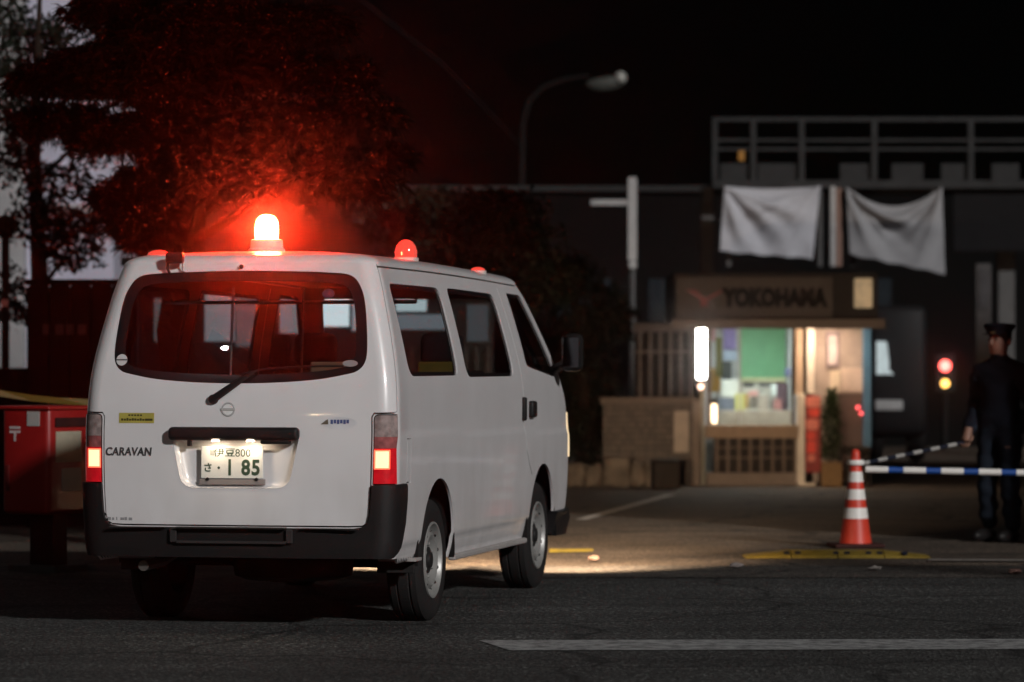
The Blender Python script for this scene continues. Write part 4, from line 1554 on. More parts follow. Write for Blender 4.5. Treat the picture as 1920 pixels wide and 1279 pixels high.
# upright red sign beside the white post
xs0, zs1 = K(1508, 742); xs1, zs0 = K(1537, 882)
rs = empty('upright_sign', ((xs0 + xs1) / 2, KY - .12, 0), R(4), 'narrow upright red sign standing beside the cream post of the guard house', 'sign')
ww = (xs1 - xs0) / 2
red_sign = mat('sign_bright_red', (.78, .07, .045), .45, var=.2, scale=12)
pale_red = mat('sign_pale_red', (.75, .22, .16), .5)
MB().box((-ww, 0, zs0 - .02), (ww, .02, zs1), .008).build('board', mat('sign_deep_red', (.30, .03, .025), .5), rs)
zz = zs1 - .01
for i, (h_, w_, dx) in enumerate(((.13, .9, 0), (.10, .75, .01), (.02, .4, 0), (.13, .8, -.01), (.11, .6, -.02), (.15, .6, -.02), (.09, .5, -.02))):
    q = rounded([(-ww * w_ + dx, zz - h_ + .012), (ww * w_ + dx, zz - h_ + .012), (ww * w_ + dx, zz), (-ww * w_ + dx, zz)], .03, 3)
    MB().prism(q, -.012, .0, 'xz').build('red_panel', red_sign if i % 3 else pale_red, rs)
    zz -= h_
for sgn in (-1, 1):
    MB().tube([(sgn * ww * .8, .03, 0), (sgn * ww * .8, .01, zs0)], .012, 6).build('leg', dark_panel, rs)

# potted shrub in a wooden planter
leaf_dark = mat('leaf_dark', (.025, .040, .012), .6, var=.35, scale=5)


def leaf_cloud(mb, centre, rad, n, size, droop=0.0, thin=.45, shellb=.5):
    """n leaf-sized quads through an ellipsoid, denser towards its skin"""
    c = np.array(centre, float); r_ = np.array(rad, float)
    d = rng.normal(size=(n, 3)); d /= np.linalg.norm(d, axis=1, keepdims=True)
    rr = rng.random(n)**(1 / 3) * (1 - shellb) + shellb * rng.random(n)**.3
    lump = 1 + .22 * np.sin(d[:, 0] * 7 + c[0]) * np.sin(d[:, 1] * 6 + c[1]) + .18 * np.sin(d[:, 2] * 9 + c[2] * 3)
    P = c + d * r_ * (rr * lump)[:, None]
    a = rng.normal(size=(n, 3)); a /= np.linalg.norm(a, axis=1, keepdims=True)
    a[:, 2] -= droop; a /= np.linalg.norm(a, axis=1, keepdims=True)
    b = np.cross(a, rng.normal(size=(n, 3))); b /= np.linalg.norm(b, axis=1, keepdims=True)
    s = size * (.6 + .8 * rng.random(n))[:, None]
    v0, v1, v2, v3 = P, P + a * s * .5 + b * s * thin * .5, P + a * s, P + a * s * .5 - b * s * thin * .5
    o = len(mb.v)
    A = np.stack([v0, v1, v2, v3], 1).reshape(-1, 3)
    mb.v += [tuple(p) for p in A]
    mb.f += [(o + 4 * i, o + 4 * i + 1, o + 4 * i + 2, o + 4 * i + 3) for i in range(n)]
    mb.mi += [0] * n


def raw_build(mb, name, m, parent):
    me = bpy.data.meshes.new(name)
    me.from_pydata(mb.v, [], mb.f)
    me.materials.append(m)
    o = bpy.data.objects.new(name, me)
    C.objects.link(o)
    o.parent = parent
    return o


sx_, _ = K(1553, 800)
shrub = empty('potted_shrub', (sx_, KY - .35, 0), 0, 'dark green columnar shrub growing in a wooden planter by the red sign', 'potted plant')
mb = MB()
mb.box((-.11, -.11, 0), (.11, .11, .27), .01)
pot = mb.build('planter', mat('planter_wood', (.26, .15, .06), .7, scale=14), shrub)
MB().tube([(0, 0, .25), (.01, 0, .6), (0, .01, .95)], [.018, .014, .006], 7).build('stem', mat('bark', (.06, .045, .035), .9), shrub)
mb = MB()
for z, r_ in ((.40, .11), (.55, .14), (.70, .13), (.85, .10), (.97, .06)):
    leaf_cloud(mb, (0, 0, z), (r_, r_, .12), 260, .05)
raw_build(mb, 'crown', leaf_dark, shrub)
# dark stool
st = empty('stool', (K(1598, 800)[0], KY - .25, 0), .2, 'black stool standing in front of the brown door panel', 'stool')
MB().box((-.15, -.15, .36), (.15, .15, .44), .03).build('seat', dark_panel, st)
for a_ in (-1, 1):
    for c_ in (-1, 1):
        MB().tube([(a_ * .12, c_ * .12, .37), (a_ * .14, c_ * .14, 0)], .014, 6).build('leg', black_plastic, st)

# tiled wall with slatted screen to the left of the guard house
tw = empty('tiled_wall', (0, 0, 0), 0, 'low dark tiled wall with a slatted screen left of the guard house', 'wall')
x0, _ = K(1130, 800); x1, zt_ = K(1300, 758)
MB().box((x0, KY - .05, 0), (x1, KY + .12, zt_), .0).build('wall_core', mat('mortar', (.05, .042, .036), .9), tw)
tile_m = [mat('tile_brown_%d' % i, c_, .55, var=.2, scale=30) for i, c_ in enumerate(((.125, .100, .080), (.10, .080, .065), (.16, .125, .10)))]
tile_me = []
nx, nz = 20, 14
tw_, th_ = (x1 - x0) / nx, zt_ / nz
for m_ in tile_m:
    o = MB().box((.004, -.012, .004), (tw_ - .004, .0, th_ - .004), .004, seg=1).build('tile', m_, tw)
    tile_me.append(o.data)
    bpy.data.objects.remove(o)
for i in range(nx):
    for j in range(nz):
        o = bpy.data.objects.new('tile', random.choice(tile_me))
        C.objects.link(o)
        o.parent = tw
        o.location = (x0 + i * tw_, KY - .05, j * th_)
kbox('coping', 1125, 745, 1302, 758, -.10, .16, mat('coping_tan', (.17, .135, .11), .7), tw, .01)
kbox('gate_post', 1297, 748, 1312, 914, -.12, .10, mat('post_tan', (.22, .17, .14), .7), tw, .01)
kbox('notice_plate', 1263, 770, 1291, 848, -.09, -.063, mat('plate_cream', (.46, .38, .31), .6), tw)
kbox('screen_back', 1190, 612, 1302, 745, .10, .14, mat('screen_dark', (.02, .016, .014), .8), tw)
for i in range(6):
    u = 1198 + i * 19
    kbox('screen_slat', u, 622, u + 5, 745, -.01, .03, mat('screen_slat', (.085, .065, .055), .6), tw, .003)
kbox('screen_rail', 1192, 657, 1302, 662, .03, .06, MATS['screen_slat'], tw, .002)
kbox('screen_cap', 1188, 606, 1302, 622, -.04, .10, mat('screen_cap', (.06, .045, .04), .7), tw, .005)

# rough stone planter edge
sp = empty('stone_edging', (0, 0, 0), 0, 'row of rough pale stones edging the bed beyond the van', 'stone edging')
stone = mat('rough_stone', (.19, .155, .125), .9, var=.35, scale=6, bump=.6, bscale=18)
u = 1020
SY = gy(914)
i = 0
while u < 1222:
    wpx = random.uniform(26, 52)
    p0_, p1_ = px(u, 912, SY), px(min(u + wpx, 1226), 864 + random.uniform(-8, 10), SY)
    b = bmesh.new()
    bmesh.ops.create_cube(b, size=1)
    bmesh.ops.subdivide_edges(b, edges=b.edges[:], cuts=3, use_grid_fill=True)
    for v in b.verts:
        c_ = v.co.copy()
        c_ = c_.lerp(c_.normalized() * .5, .22)
        nz_ = math.sin(c_.x * 7 + i * 3) * math.cos(c_.z * 6 + i * 1.7) * .10 + math.sin(c_.x * 17 + c_.z * 13 + i * 5) * .035
        v.co = Vector(((c_.x * (1.0 + nz_) + .5) * (p1_.x - p0_.x) + p0_.x, SY + .22 + c_.y * .45 + nz_ * .5, max(0, (c_.z * (1 + nz_) + .5)) * (p1_.z)))
    MB().bm(b).build('stone', stone, sp, smooth=60)
    u += wpx
    i += 1
# dark bin beside the stones
db = empty('crate', px(1247, 905, 37.6), .1, 'small black crate between the stone edging and the tiled wall', 'crate')
db.location.z = 0
MB().box((-.14, -.14, .0), (.14, .14, .30), .02).build('bin_body', dark_panel, db)
MB().box((-.15, -.15, .30), (.15, .15, .325), .01).build('lid', black_plastic, db)

# ================================================================== footbridge / gantry with covered signs
GY = 50.0
gal = mat('galvanised', (.030, .031, .032), .6, .1, var=.2, scale=5)
gan = empty('gantry', (0, 0, 0), 0, 'steel walkway gantry with railing above the gate', 'gantry')


def G(u, v, y=0):
    return px(u, v, GY)


def gbar(name, u0, v0, u1, v1, r_=.045, dy=0, m=gal):
    a, b = G(u0, v0), G(u1, v1)
    a.y += dy; b.y += dy
    return MB().box((min(a.x, b.x) - (r_ if a.x == b.x else 0), a.y - r_, min(a.z, b.z) - (r_ if abs(a.z - b.z) < .2 else 0)),
                    (max(a.x, b.x) + (r_ if a.x == b.x else 0), a.y + r_, max(a.z, b.z) + (r_ if abs(a.z - b.z) < .2 else 0)), .008).build(name, m, gan)


for dy in (0,):
    for u in (1340, 1412, 1503, 1639, 1820, 2010):
        gbar('rail_post', u, 345, u, 222, .042, dy)
    gbar('top_rail', 1335, 224, 2100, 224, .034, dy)
    gbar('middle_rail', 1335, 263, 2100, 263, .024, dy)
    gbar('middle_rail', 1335, 280, 2100, 280, .024, dy)
gbar('deck_beam', 1335, 346, 2100, 346, .06, 0)
gbar('deck_beam', 1335, 346, 2100, 346, .06, 1.6)
a, b = G(1335, 344), G(2100, 344)
MB().box((a.x, GY, a.z - .03), (b.x, GY + 1.6, a.z)).build('deck', gal, gan)
for u0, u1 in ((1350, 1405), (1420, 1498), (1575, 1640), (1672, 1732), (1765, 1815), (1860, 1912)):
    a, b = G(u0, 340), G(u1, 306)
    MB().box((a.x, GY + .03, a.z), (b.x, GY + .07, b.z), .01).build('kick_plate', mat('kick_grey', (.026, .027, .028), .6), gan)
a, b = G(1384, 302), G(1396, 282)
MB().box((a.x, GY - .02, a.z), (b.x, GY + .06, b.z), .01).build('amber_lamp', mat('amber', (.35, .16, .02), .4), gan)
# legs and hanging post between the cloths
for u in (1566,):
    a, b = G(u - 10, 500), G(u, 350)
    MB().box((a.x, GY - .08, a.z), (b.x, GY, b.z), .01).build('hanger_post', mat('hanger_grey', (.34, .34, .34), .6), gan)
    a, b = G(u + 1, 500), G(u + 12, 352)
    MB().box((a.x, GY - .06, a.z), (b.x, GY, b.z), .01).build('hanger_post', mat('hanger_rust', (.22, .13, .10), .7), gan)
a, b = G(1345, 478), G(1545, 352)
for u in (1367, 1538, 1600, 1752):
    gbar('sign_strut', u, 500, u, 346, .03, .05, mat('strut_dark', (.07, .07, .07), .7))
for u in (1900, 2060):
    gbar('leg', u, 910, u, 346, .12, .8, mat('strut_dark', (.07, .07, .07), .7))
gbar('leg', 1332, 905, 1332, 346, .09, .8, mat('strut_dark', (.07, .07, .07), .7))
a, b = G(1790, 470), G(2100, 352)
MB().box((a.x, GY + .1, a.z), (b.x, GY + .2, b.z)).build('side_panel', mat('panel_dark', (.008, .008, .009), .8), gan)


def drape(name, corners, label, sag, m, pins, seed):
    """cloth sheet hung from its top corners: swags, folds, uneven hem"""
    tl, tr, br, bl = [Vector(c_) for c_ in corners]
    nu_, nv_ = 72, 48
    rf = random.Random(seed)
    folds = [(ox, 0.0, (math.pi / 2 - an if ox == 0 else math.pi / 2 + an) , rf.choice((-1, 1)) * rf.uniform(.05, .11)) for ox in (0, 1) for an in (.35, .62, .9, 1.2)]
    vs, fs = [], []
    for j in range(nv_ + 1):
        for i in range(nu_ + 1):
            a_, b_ = i / nu_, j / nv_
            p = (tl.lerp(tr, a_)).lerp(bl.lerp(br, a_), b_)
            cat = 4 * a_ * (1 - a_)
            p.z -= sag * cat * (1 - b_)**1.3
            # swag ridges fan out from the two pinned corners, so they cross rather than repeat
            def crease(ox, oz, ang, wd):
                t_ = (a_ - ox) * math.sin(ang) * 1.3 - (b_ - oz) * math.cos(ang)
                r0_ = math.hypot(a_ - ox, b_ - oz)
                return math.exp(-(t_ / (wd * (.35 + r0_)))**2) * math.exp(-((r0_ - .5) / .45)**2)
            fold = 0
            for q, (ox, oz, ang, am) in enumerate(folds):
                fold += am * crease(ox, oz, ang, .10)
            fold += .045 * cat * math.sin(b_ * 2.6 + seed)
            fold += .012 * math.sin(a_ * 19 + 3 * math.sin(b_ * 4 + seed)) * b_
            p.y += fold - .05
            p.z += .010 * math.sin(a_ * 23 + seed) * b_
            vs.append(tuple(p))
    for j in range(nv_):
        for i in range(nu_):
            k = j * (nu_ + 1) + i
            fs.append((k, k + 1, k + nu_ + 2, k + nu_ + 1))
    me = bpy.data.meshes.new(name)
    me.from_pydata(vs, [], fs)
    me.materials.append(m)
    me.shade_smooth()
    o = bpy.data.objects.new(name, me)
    C.objects.link(o)
    so = o.modifiers.new('thickness', 'SOLIDIFY')
    so.thickness = .006
    return tag(o, label, 'cloth', 'cloths draped over the gantry signs')


cloth_m = mat('white_cloth', (.42, .43, .47), .85, var=.05, bump=.05)
cloth_m2 = mat('grey_cloth', (.26, .265, .28), .85, var=.06, bump=.05)
gy_ = GY - .12


def Gp(u, v):
    p = px(u, v, gy_)
    return (p.x, p.y, p.z)


drape('sign_cloth', (Gp(1357, 350), Gp(1537, 350), Gp(1523, 486), Gp(1349, 472)), 'pale grey cloth stretched nearly flat over the sign, tarp nearer the van', .03, cloth_m, 2, .4)
drape('sign_cloth', (Gp(1586, 350), Gp(1765, 350), Gp(1771, 515), Gp(1592, 478)), 'darker sagging cloth with a deep swag, right of the hanging post', .28, cloth_m2, 2, 1.7)

# ================================================================== poles and lamps in the dark
pole_m = mat('pole_grey', (.010, .010, .010), .8)
SLY = 70.0
lampst = empty('street_lamp', (0, 0, 0), 0, 'unlit street lamp with a curved arm against the black sky', 'street lamp')
pts = [px(978, 1080, SLY), px(978, 480, SLY), px(978, 310, SLY), px(980, 230, SLY), px(992, 188, SLY), px(1020, 162, SLY), px(1060, 148, SLY), px(1105, 142, SLY)]
pts[0].z = 0
MB().tube(pts, [.09, .075, .065, .055, .05, .045, .04, .035], 10).build('pole', pole_m, lampst, smooth=True)
h0 = px(1136, 152, SLY)
b = bmesh.new(); bmesh.ops.create_uvsphere(b, u_segments=20, v_segments=12, radius=1)
for v in b.verts:
    v.co = Vector((v.co.x * .42, v.co.y * .16, v.co.z * (.09 if v.co.z > 0 else .20)))
MB().bm(b, 0, Matrix.Translation(h0) @ Matrix.Rotation(R(-8), 4, 'Y')).build('lamp_head', mat('lamp_head_glass', (.08, .083, .075), .3), lampst, smooth=True)
b = bmesh.new(); bmesh.ops.create_uvsphere(b, u_segments=14, v_segments=8, radius=.12)
MB().bm(b, 0, Matrix.Translation(px(1163, 146, SLY) + Vector((0, -.1, 0)))).build('head_cap', mat('head_cap', (.40, .40, .37), .3), lampst, smooth=True)

WY = 45.0
wsn = empty('post_sign', (0, 0, 0), 0, 'tall white post with a short side arm rising among dark branches', 'post')
a, b = px(1177, 506, WY), px(1194, 332, WY)
MB().box((a.x, WY, a.z + .12), (b.x, WY + .10, b.z), .01).build('white_board', mat('post_white', (.34, .34, .34), .6), wsn)
a2 = px(1107, 380, WY); b2_ = px(1180, 380, WY)
MB().box((a2.x, WY + .02, a2.z - .035), (b2_.x, WY + .06, b2_.z + .04), .01).build('side_arm', MATS['post_white'], wsn)
q = px(1186, 497, WY)
MB().lathe([(0, -.02), (.05, -.02), (.06, 0), (.05, .02), (0, .02)], 16, Matrix.Translation(q) @ Matrix.Rotation(R(90), 4, 'X')).build('round_plate', MATS['post_white'], wsn)
MB().tube([(q.x, WY + .08, 0), (q.x, WY + .08, q.z + .2)], .04, 8).build('pole', mat('strut_dark', (.07,) * 3), wsn)

# twin signal lamp, red over yellow
TY = 54.5
sig = empty('signal_lamp', (0, 0, 0), 0, 'small post signal with a red lamp above a yellow one', 'signal')
c1, c2_ = px(1772, 686, TY), px(1772, 719, TY)
MB().box((c1.x - .16, TY, c2_.z - .14), (c1.x + .16, TY + .15, c1.z + .18), .03).build('housing', black_plastic, sig)
for cc, r_, em_, nm in ((c1, .085, emit_mat('signal_red', (1.0, .11, .09), 9.0), 'red_lens'), (c2_, .062, emit_mat('signal_yellow', (1.0, .55, .12), 5.0), 'yellow_lens')):
    b = bmesh.new(); bmesh.ops.create_uvsphere(b, u_segments=20, v_segments=10, radius=r_)
    for v in b.verts:
        v.co.y *= .4
    MB().bm(b, 0, Matrix.Translation((cc.x, TY - .01, cc.z))).build(nm, em_, sig, smooth=True)
MB().tube([(c1.x, TY + .07, 0), (c1.x, TY + .07, c2_.z)], .05, 8).build('pole', pole_m, sig)

# parked lorry in the dark right of the guard house: pale windscreen edge and bumper catch the light
BY = 47.0
lor = empty('parked_lorry', (0, 0, 0), 0, 'dark parked lorry cab with a pale lit window right of the blue pillar', 'lorry')
a, b = px(1628, 905, BY), px(1740, 600, BY)
lor_m = mat('lorry_dark', (.012, .012, .013), .5)
MB().box((a.x, BY, .35), (b.x, BY + 2.0, b.z + .2), .12, seg=3).build('cab', lor_m, lor, smooth=True)
a, b = px(1643, 702, BY), px(1700, 640, BY)
sh = [(a.x, a.z), (b.x - .17, a.z), (b.x - .24, a.z + .06), (a.x + .17, a.z + .17), (a.x + .14, b.z - .02), (a.x + .12, b.z), (a.x, b.z)]
MB().prism(sh, BY - .02, BY - .004, 'xz').build('lit_window', mat('lorry_window', (.4, .45, .45), .2, emit=(.70, .85, .88), estr=.42, var=.2), lor)
a, b = px(1640, 770, BY), px(1692, 750, BY)
MB().box((a.x, BY - .06, a.z), (b.x, BY - .005, b.z), .02).build('grille_bar', mat('grille_grey', (.35, .35, .35), .5), lor)
for xx in (px(1645, 900, BY).x, px(1725, 900, BY).x):
    MB().lathe([(.2, -.1), (.36, -.1), (.40, 0), (.36, .1), (.2, .1)], 24, Matrix.Translation((xx, BY + .5, .40)) @ Matrix.Rotation(R(90), 4, 'Y'), close=True).build('wheel', rubber, lor, smooth=True)
# pale upright board behind the officer
pb = empty('board_post', (0, 0, 0), 0, 'grey upright board standing in the dark behind the officer', 'post')
a, b = px(1830, 640, 44), px(1859, 494, 44)
MB().box((a.x, 44, .9), (b.x, 44.06, b.z), .01).build('board', mat('board_grey', (.055, .055, .058), .7), pb)
MB().box(((a.x + b.x) / 2 - .04, 44.06, 0), ((a.x + b.x) / 2 + .04, 44.12, b.z - .1)).build('post', pole_m, pb)
a, b = px(1836, 580, 44), px(1853, 505, 44)
MB().box((a.x, 43.985, a.z), (b.x, 43.998, b.z), .002).build('board_print', mat('board_dark', (.05, .05, .055), .7), pb)

# long low factory roofline behind the trees
fy = 56.0
a, b = px(690, 356, fy), px(1335, 349, fy)
fac = empty('factory_hall', (0, 0, 0), 0, 'long dark factory hall whose pale eave line runs behind the trees', 'building')
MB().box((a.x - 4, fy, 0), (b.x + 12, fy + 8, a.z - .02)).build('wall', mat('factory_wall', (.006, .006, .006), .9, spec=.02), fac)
MB().box((a.x - 4, fy - .12, a.z - .03), (b.x + 12, fy + 8.1, a.z + .06), .01).build('eave', mat('eave_grey', (.035, .034, .034), .8), fac)
for i in range(7):
    xx = a.x - 1.5 + i * 1.5
    MB().box((xx, fy - .03, 2.0), (xx + .9, fy - .005, 2.7), .005).build('window', mat('factory_window', (.02, .025, .03), .2), fac)

# ================================================================== left edge: post box, tape, walls, white building
pbx = gy(1072)
c_ = px(96, 1072, pbx)
post = empty('post_box', (c_.x, pbx, 0), R(-33), 'red post box on a pedestal beside the van', 'post box')
red_fr = mat('post_red', (.26, .008, .008), rough=.42, var=.08, scale=4, coat=.2)
zt_, zb_ = CAMH + (HOR - 762) / F * pbx, CAMH + (HOR - 962) / F * pbx
mb = MB()
mb.box((-.20, -.26, zb_), (.20, .16, zt_), .035, seg=3)
bx = mb.build('box_body', red_fr, post, smooth=40)
MB().box((-.215, -.275, zt_ - .02), (.215, .175, zt_ + .006), .012, seg=3).build('box_top', red_fr, post, smooth=40)
MB().box((-.10, -.10, 0), (.10, .05, zb_ + .01), .01).build('pedestal', mat('pedestal_dark', (.03, .012, .012), .6), post)
MB().box((-.20, -.20, 0), (.20, .14, .05), .01).build('foot_plate', mat('pedestal_grey', (.06, .055, .055), .8), post)
sk_w = mat('label_grey', (.40, .38, .36), .7)
# side facing left-front (-Y local rotated): post mark, sticker, lock
mk = mat('mark_white', (.50, .42, .42), .6)
ff = -.263
MB().box((-.13, ff, zt_ - .145), (-.04, ff + .004, zt_ - .128)).build('post_mark', mk, post)
MB().box((-.13, ff, zt_ - .172), (-.04, ff + .004, zt_ - .155)).build('post_mark', mk, post)
MB().box((-.093, ff, zt_ - .225), (-.077, ff + .004, zt_ - .172)).build('post_mark', mk, post)
MB().box((.02, ff - .001, zt_ - .125), (.125, ff + .004, zt_ - .03), .001).build('sticker', sk_w, post)
MB().box((-.16, ff - .006, zt_ - .55), (-.13, ff + .004, zt_ - .38), .004).build('lock_plate', mat('post_dark_red', (.10, .008, .008), .4), post)
# right-hand face: slot, time table, label
rf_ = .203
MB().box((rf_ - .004, -.20, zt_ - .13), (rf_ + .012, .10, zt_ - .07), .004).build('slot_hood', mat('slot_dark', (.03, .01, .01), .5), post)
MB().box((rf_ - .004, -.19, zt_ - .36), (rf_ + .004, .06, zt_ - .16), .002).build('timetable', mat('timetable_cream', (.36, .32, .24), .7), post)
MB().box((rf_ - .004, -.13, zt_ - .55), (rf_ + .004, .06, zt_ - .40), .002).build('info_label', sk_w, post)

# yellow tape stretched behind the box
tp = [px(-60, 728, 24.5), px(0, 738, 24.5), px(60, 747, 24.5), px(110, 752, 24.5), px(165, 755, 24.5), px(330, 752, 24.5), px(420, 745, 24.5)]
mb = MB()
vs, fs = [], []
for i, p in enumerate(tp):
    tw_i = .35 * math.sin(i * 1.9)
    vs += [p + Vector((0, .02 * tw_i, .024)), p - Vector((0, .02 * tw_i, .020))]
fs = [(2 * i, 2 * i + 1, 2 * i + 3, 2 * i + 2) for i in range(len(tp) - 1)]
mb.add(vs, fs)
tape = mb.build('barrier_tape', mat('tape_yellow', (.14, .095, .012), .5, var=.3, scale=3), None)
so = tape.modifiers.new('thickness', 'SOLIDIFY'); so.thickness = .002
tag(tape, 'yellow barrier tape stretched above the post box', 'tape')
for u, lab in ((-60, 'dark stake holding the tape outside the frame beside the post box'), (420, 'dark stake holding the tape behind the van')):
    o = MB().tube([(px(u, 740, 24.5).x, 24.52, 0), (px(u, 740, 24.5).x, 24.52, 1.25)], .02, 8).build('tape_stake', dark_panel, None)
    tag(o, lab, 'stake')

# white building behind the trees
wb_y = 36.0
wh = empty('white_building', (0, 0, 0), 0, 'pale floodlit building glimpsed through the tree at the left', 'building')
xr = px(213, 500, wb_y).x
wall_pale = mat('pale_render', (.46, .46, .56), .85, var=.15, scale=1.2)
MB().box((-16, wb_y, 0), (xr, wb_y + 2.2, 7.5)).build('wall', wall_pale, wh)
xp = px(50, 500, wb_y).x
MB().box((-16, wb_y - .25, 0), (xp, wb_y - .002, 7.5)).build('wall_pier', mat('pier_pale', (.34, .34, .35), .85, var=.2, scale=1.5), wh)
MB().box((-16, wb_y - .3, 7.5), (xr + .3, wb_y + 2.5, 7.75)).build('roof_slab', mat('slab_grey', (.2, .2, .2), .8), wh)
for z in (2.9, 5.2):
    MB().box((xp + .1, wb_y - .06, z), (xr, wb_y - .004, z + .10), .01).build('string_course', mat('pier_pale', (.3,) * 3), wh)
for z0_ in (3.6,):
    for xx in (-13, -11, -9, -7):
        MB().box((xx, wb_y - .30, z0_), (xx + 1.1, wb_y - .252, z0_ + 1.2), .01).build('window', mat('factory_window', (.02,) * 3), wh)
# dark pole in front of the pier
dp = empty('dark_pole', (px(10, 680, 30).x, 30, 0), 0, 'thin dark pole in front of the pale wall at the left edge', 'pole')
MB().tube([(0, 0, 0), (0, 0, px(10, 440, 30).z)], .035, 10).build('shaft', dark_panel, dp)
b = bmesh.new(); bmesh.ops.create_uvsphere(b, u_segments=14, v_segments=8, radius=.10)
MB().bm(b, 0, Matrix.Translation((.0, 0, px(10, 425, 30).z))).build('ball_cap', dark_panel, dp, smooth=True)
MB().box((-.03, -.05, px(5, 575, 30).z), (.03, -.03, px(5, 562, 30).z)).build('reflector', white_enamel, dp)

# dark hoarding between the post box and the building
hy = 29.0
hoard = empty('hoarding', (0, 0, 0), 0, 'dark brown hoarding behind the red post box', 'fence')
a, b = px(54, 700, hy), px(250, 535, hy)
hm = mat('hoarding_brown', (.012, .006, .006), .8, var=.2, scale=3)
MB().box((a.x - .02, hy + .045, 0), (b.x + .02, hy + .06, b.z - .01)).build('backing', hm, hoard)
n_b = 5
for i in range(n_b):
    x0_, x1_ = a.x + (b.x - a.x) * i / n_b, a.x + (b.x - a.x) * (i + 1) / n_b - .008
    MB().box((x0_, hy, 0), (x1_, hy + .04, b.z), .006).build('board', hm, hoard)
MB().box((a.x - .03, hy - .03, b.z), (b.x, hy + .07, b.z + .05), .005).build('cap_rail', hm, hoard)
for u0, u1 in ((80, 92), (104, 120), (124, 138), (146, 162)):
    p0_, p1_ = px(u0, 628, hy), px(u1, 608, hy)
    MB().box((p0_.x, hy - .006, p0_.z), (p1_.x, hy - .0, p1_.z), .002).build('pale_patch', mat('patch_grey', (.07, .06, .06), .8), hoard)
MB().box((px(-40, 0, hy).x, hy + .3, 0), (a.x - .04, hy + .36, px(0, 690, hy).z), .01).build('low_panel', hm, hoard)

# low shed behind the van whose lit windows show through the van's glass
sy_ = 31.5
shed = empty('site_shed', (0, 0, 0), 0, 'low pale shed with lit windows seen through the van windows', 'shed')
a, b = px(262, 700, sy_), px(735, 500, sy_)
MB().box((a.x, sy_, 0), (b.x, sy_ + 2.5, b.z), .01).build('wall', mat('shed_grey', (.10, .10, .11), .8), shed)
MB().box((a.x - .15, sy_ - .2, b.z), (b.x + .15, sy_ + 2.7, b.z + .08), .01).build('roof', mat('slab_grey', (.2,) * 3), shed)
lw = [emit_mat('shed_window_cool', (.62, .66, .72), .9), emit_mat('shed_window_dim', (.50, .52, .55), .5), emit_mat('shed_window_bright', (.75, .86, .88), 2.4)]
for u0, u1, v0, v1, k in ((385, 440, 548, 640, 0), (443, 490, 555, 650, 1), (525, 578, 555, 625, 0), (596, 655, 548, 612, 2), (660, 720, 552, 620, 0), (290, 340, 560, 640, 1)):
    p0_, p1_ = px(u0, v1, sy_), px(u1, v0, sy_)
    f_ = MB().box((p0_.x - .03, sy_ - .03, p0_.z - .03), (p1_.x + .03, sy_ - .002, p1_.z + .03), .004).build('window', mat('window_frame_grey', (.12, .12, .12), .6), shed)
    MB().box((p0_.x, sy_ - .045, p0_.z), (p1_.x, sy_ - .031, p1_.z)).build('pane', lw[k], f_)

an = empty('lean_to', (0, 0, 0), 0, 'low lean-to with lit panes seen through the side windows of the van', 'shed')
a, b = px(740, 700, sy_), px(925, 553, sy_)
MB().box((a.x, sy_ + .3, 0), (b.x, sy_ + 2.2, b.z), .01).build('wall', mat('lean_to_grey', (.07, .075, .08), .8), an)
MB().box((a.x, sy_ + .15, b.z), (b.x + .1, sy_ + 2.3, b.z + .05), .01).build('roof', mat('slab_grey', (.2,) * 3), an)
for u0, u1, v0, v1, k in ((742, 800, 562, 584, 2), (742, 850, 590, 618, 0), (876, 915, 572, 640, 1)):
    p0_, p1_ = px(u0, v1, sy_ + .3), px(u1, v0, sy_ + .3)
    f_ = MB().box((p0_.x - .02, sy_ + .27, p0_.z - .02), (p1_.x + .02, sy_ + .298, p1_.z + .02), .004).build('window', mat('window_frame_grey', (.12,) * 3), an)
    MB().box((p0_.x, sy_ + .255, p0_.z), (p1_.x, sy_ + .269, p1_.z)).build('pane', lw[k], f_)
for i in range(9):
    xx = a.x + (b.x - a.x) * (i + .5) / 9
    MB().box((xx - .02, sy_ + .22, 0), (xx + .02, sy_ + .25, px(0, 650, sy_).z), .004).build('fence_slat', mat('slat_grey', (.16, .15, .15), .7), an)

# ================================================================== trees
bark = mat('bark_dark', (.022, .016, .012), .9, bump=.6, bscale=20)
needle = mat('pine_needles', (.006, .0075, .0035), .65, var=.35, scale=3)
leaf2 = mat('leaf_night', (.012, .015, .009), .55, var=.4, scale=3)


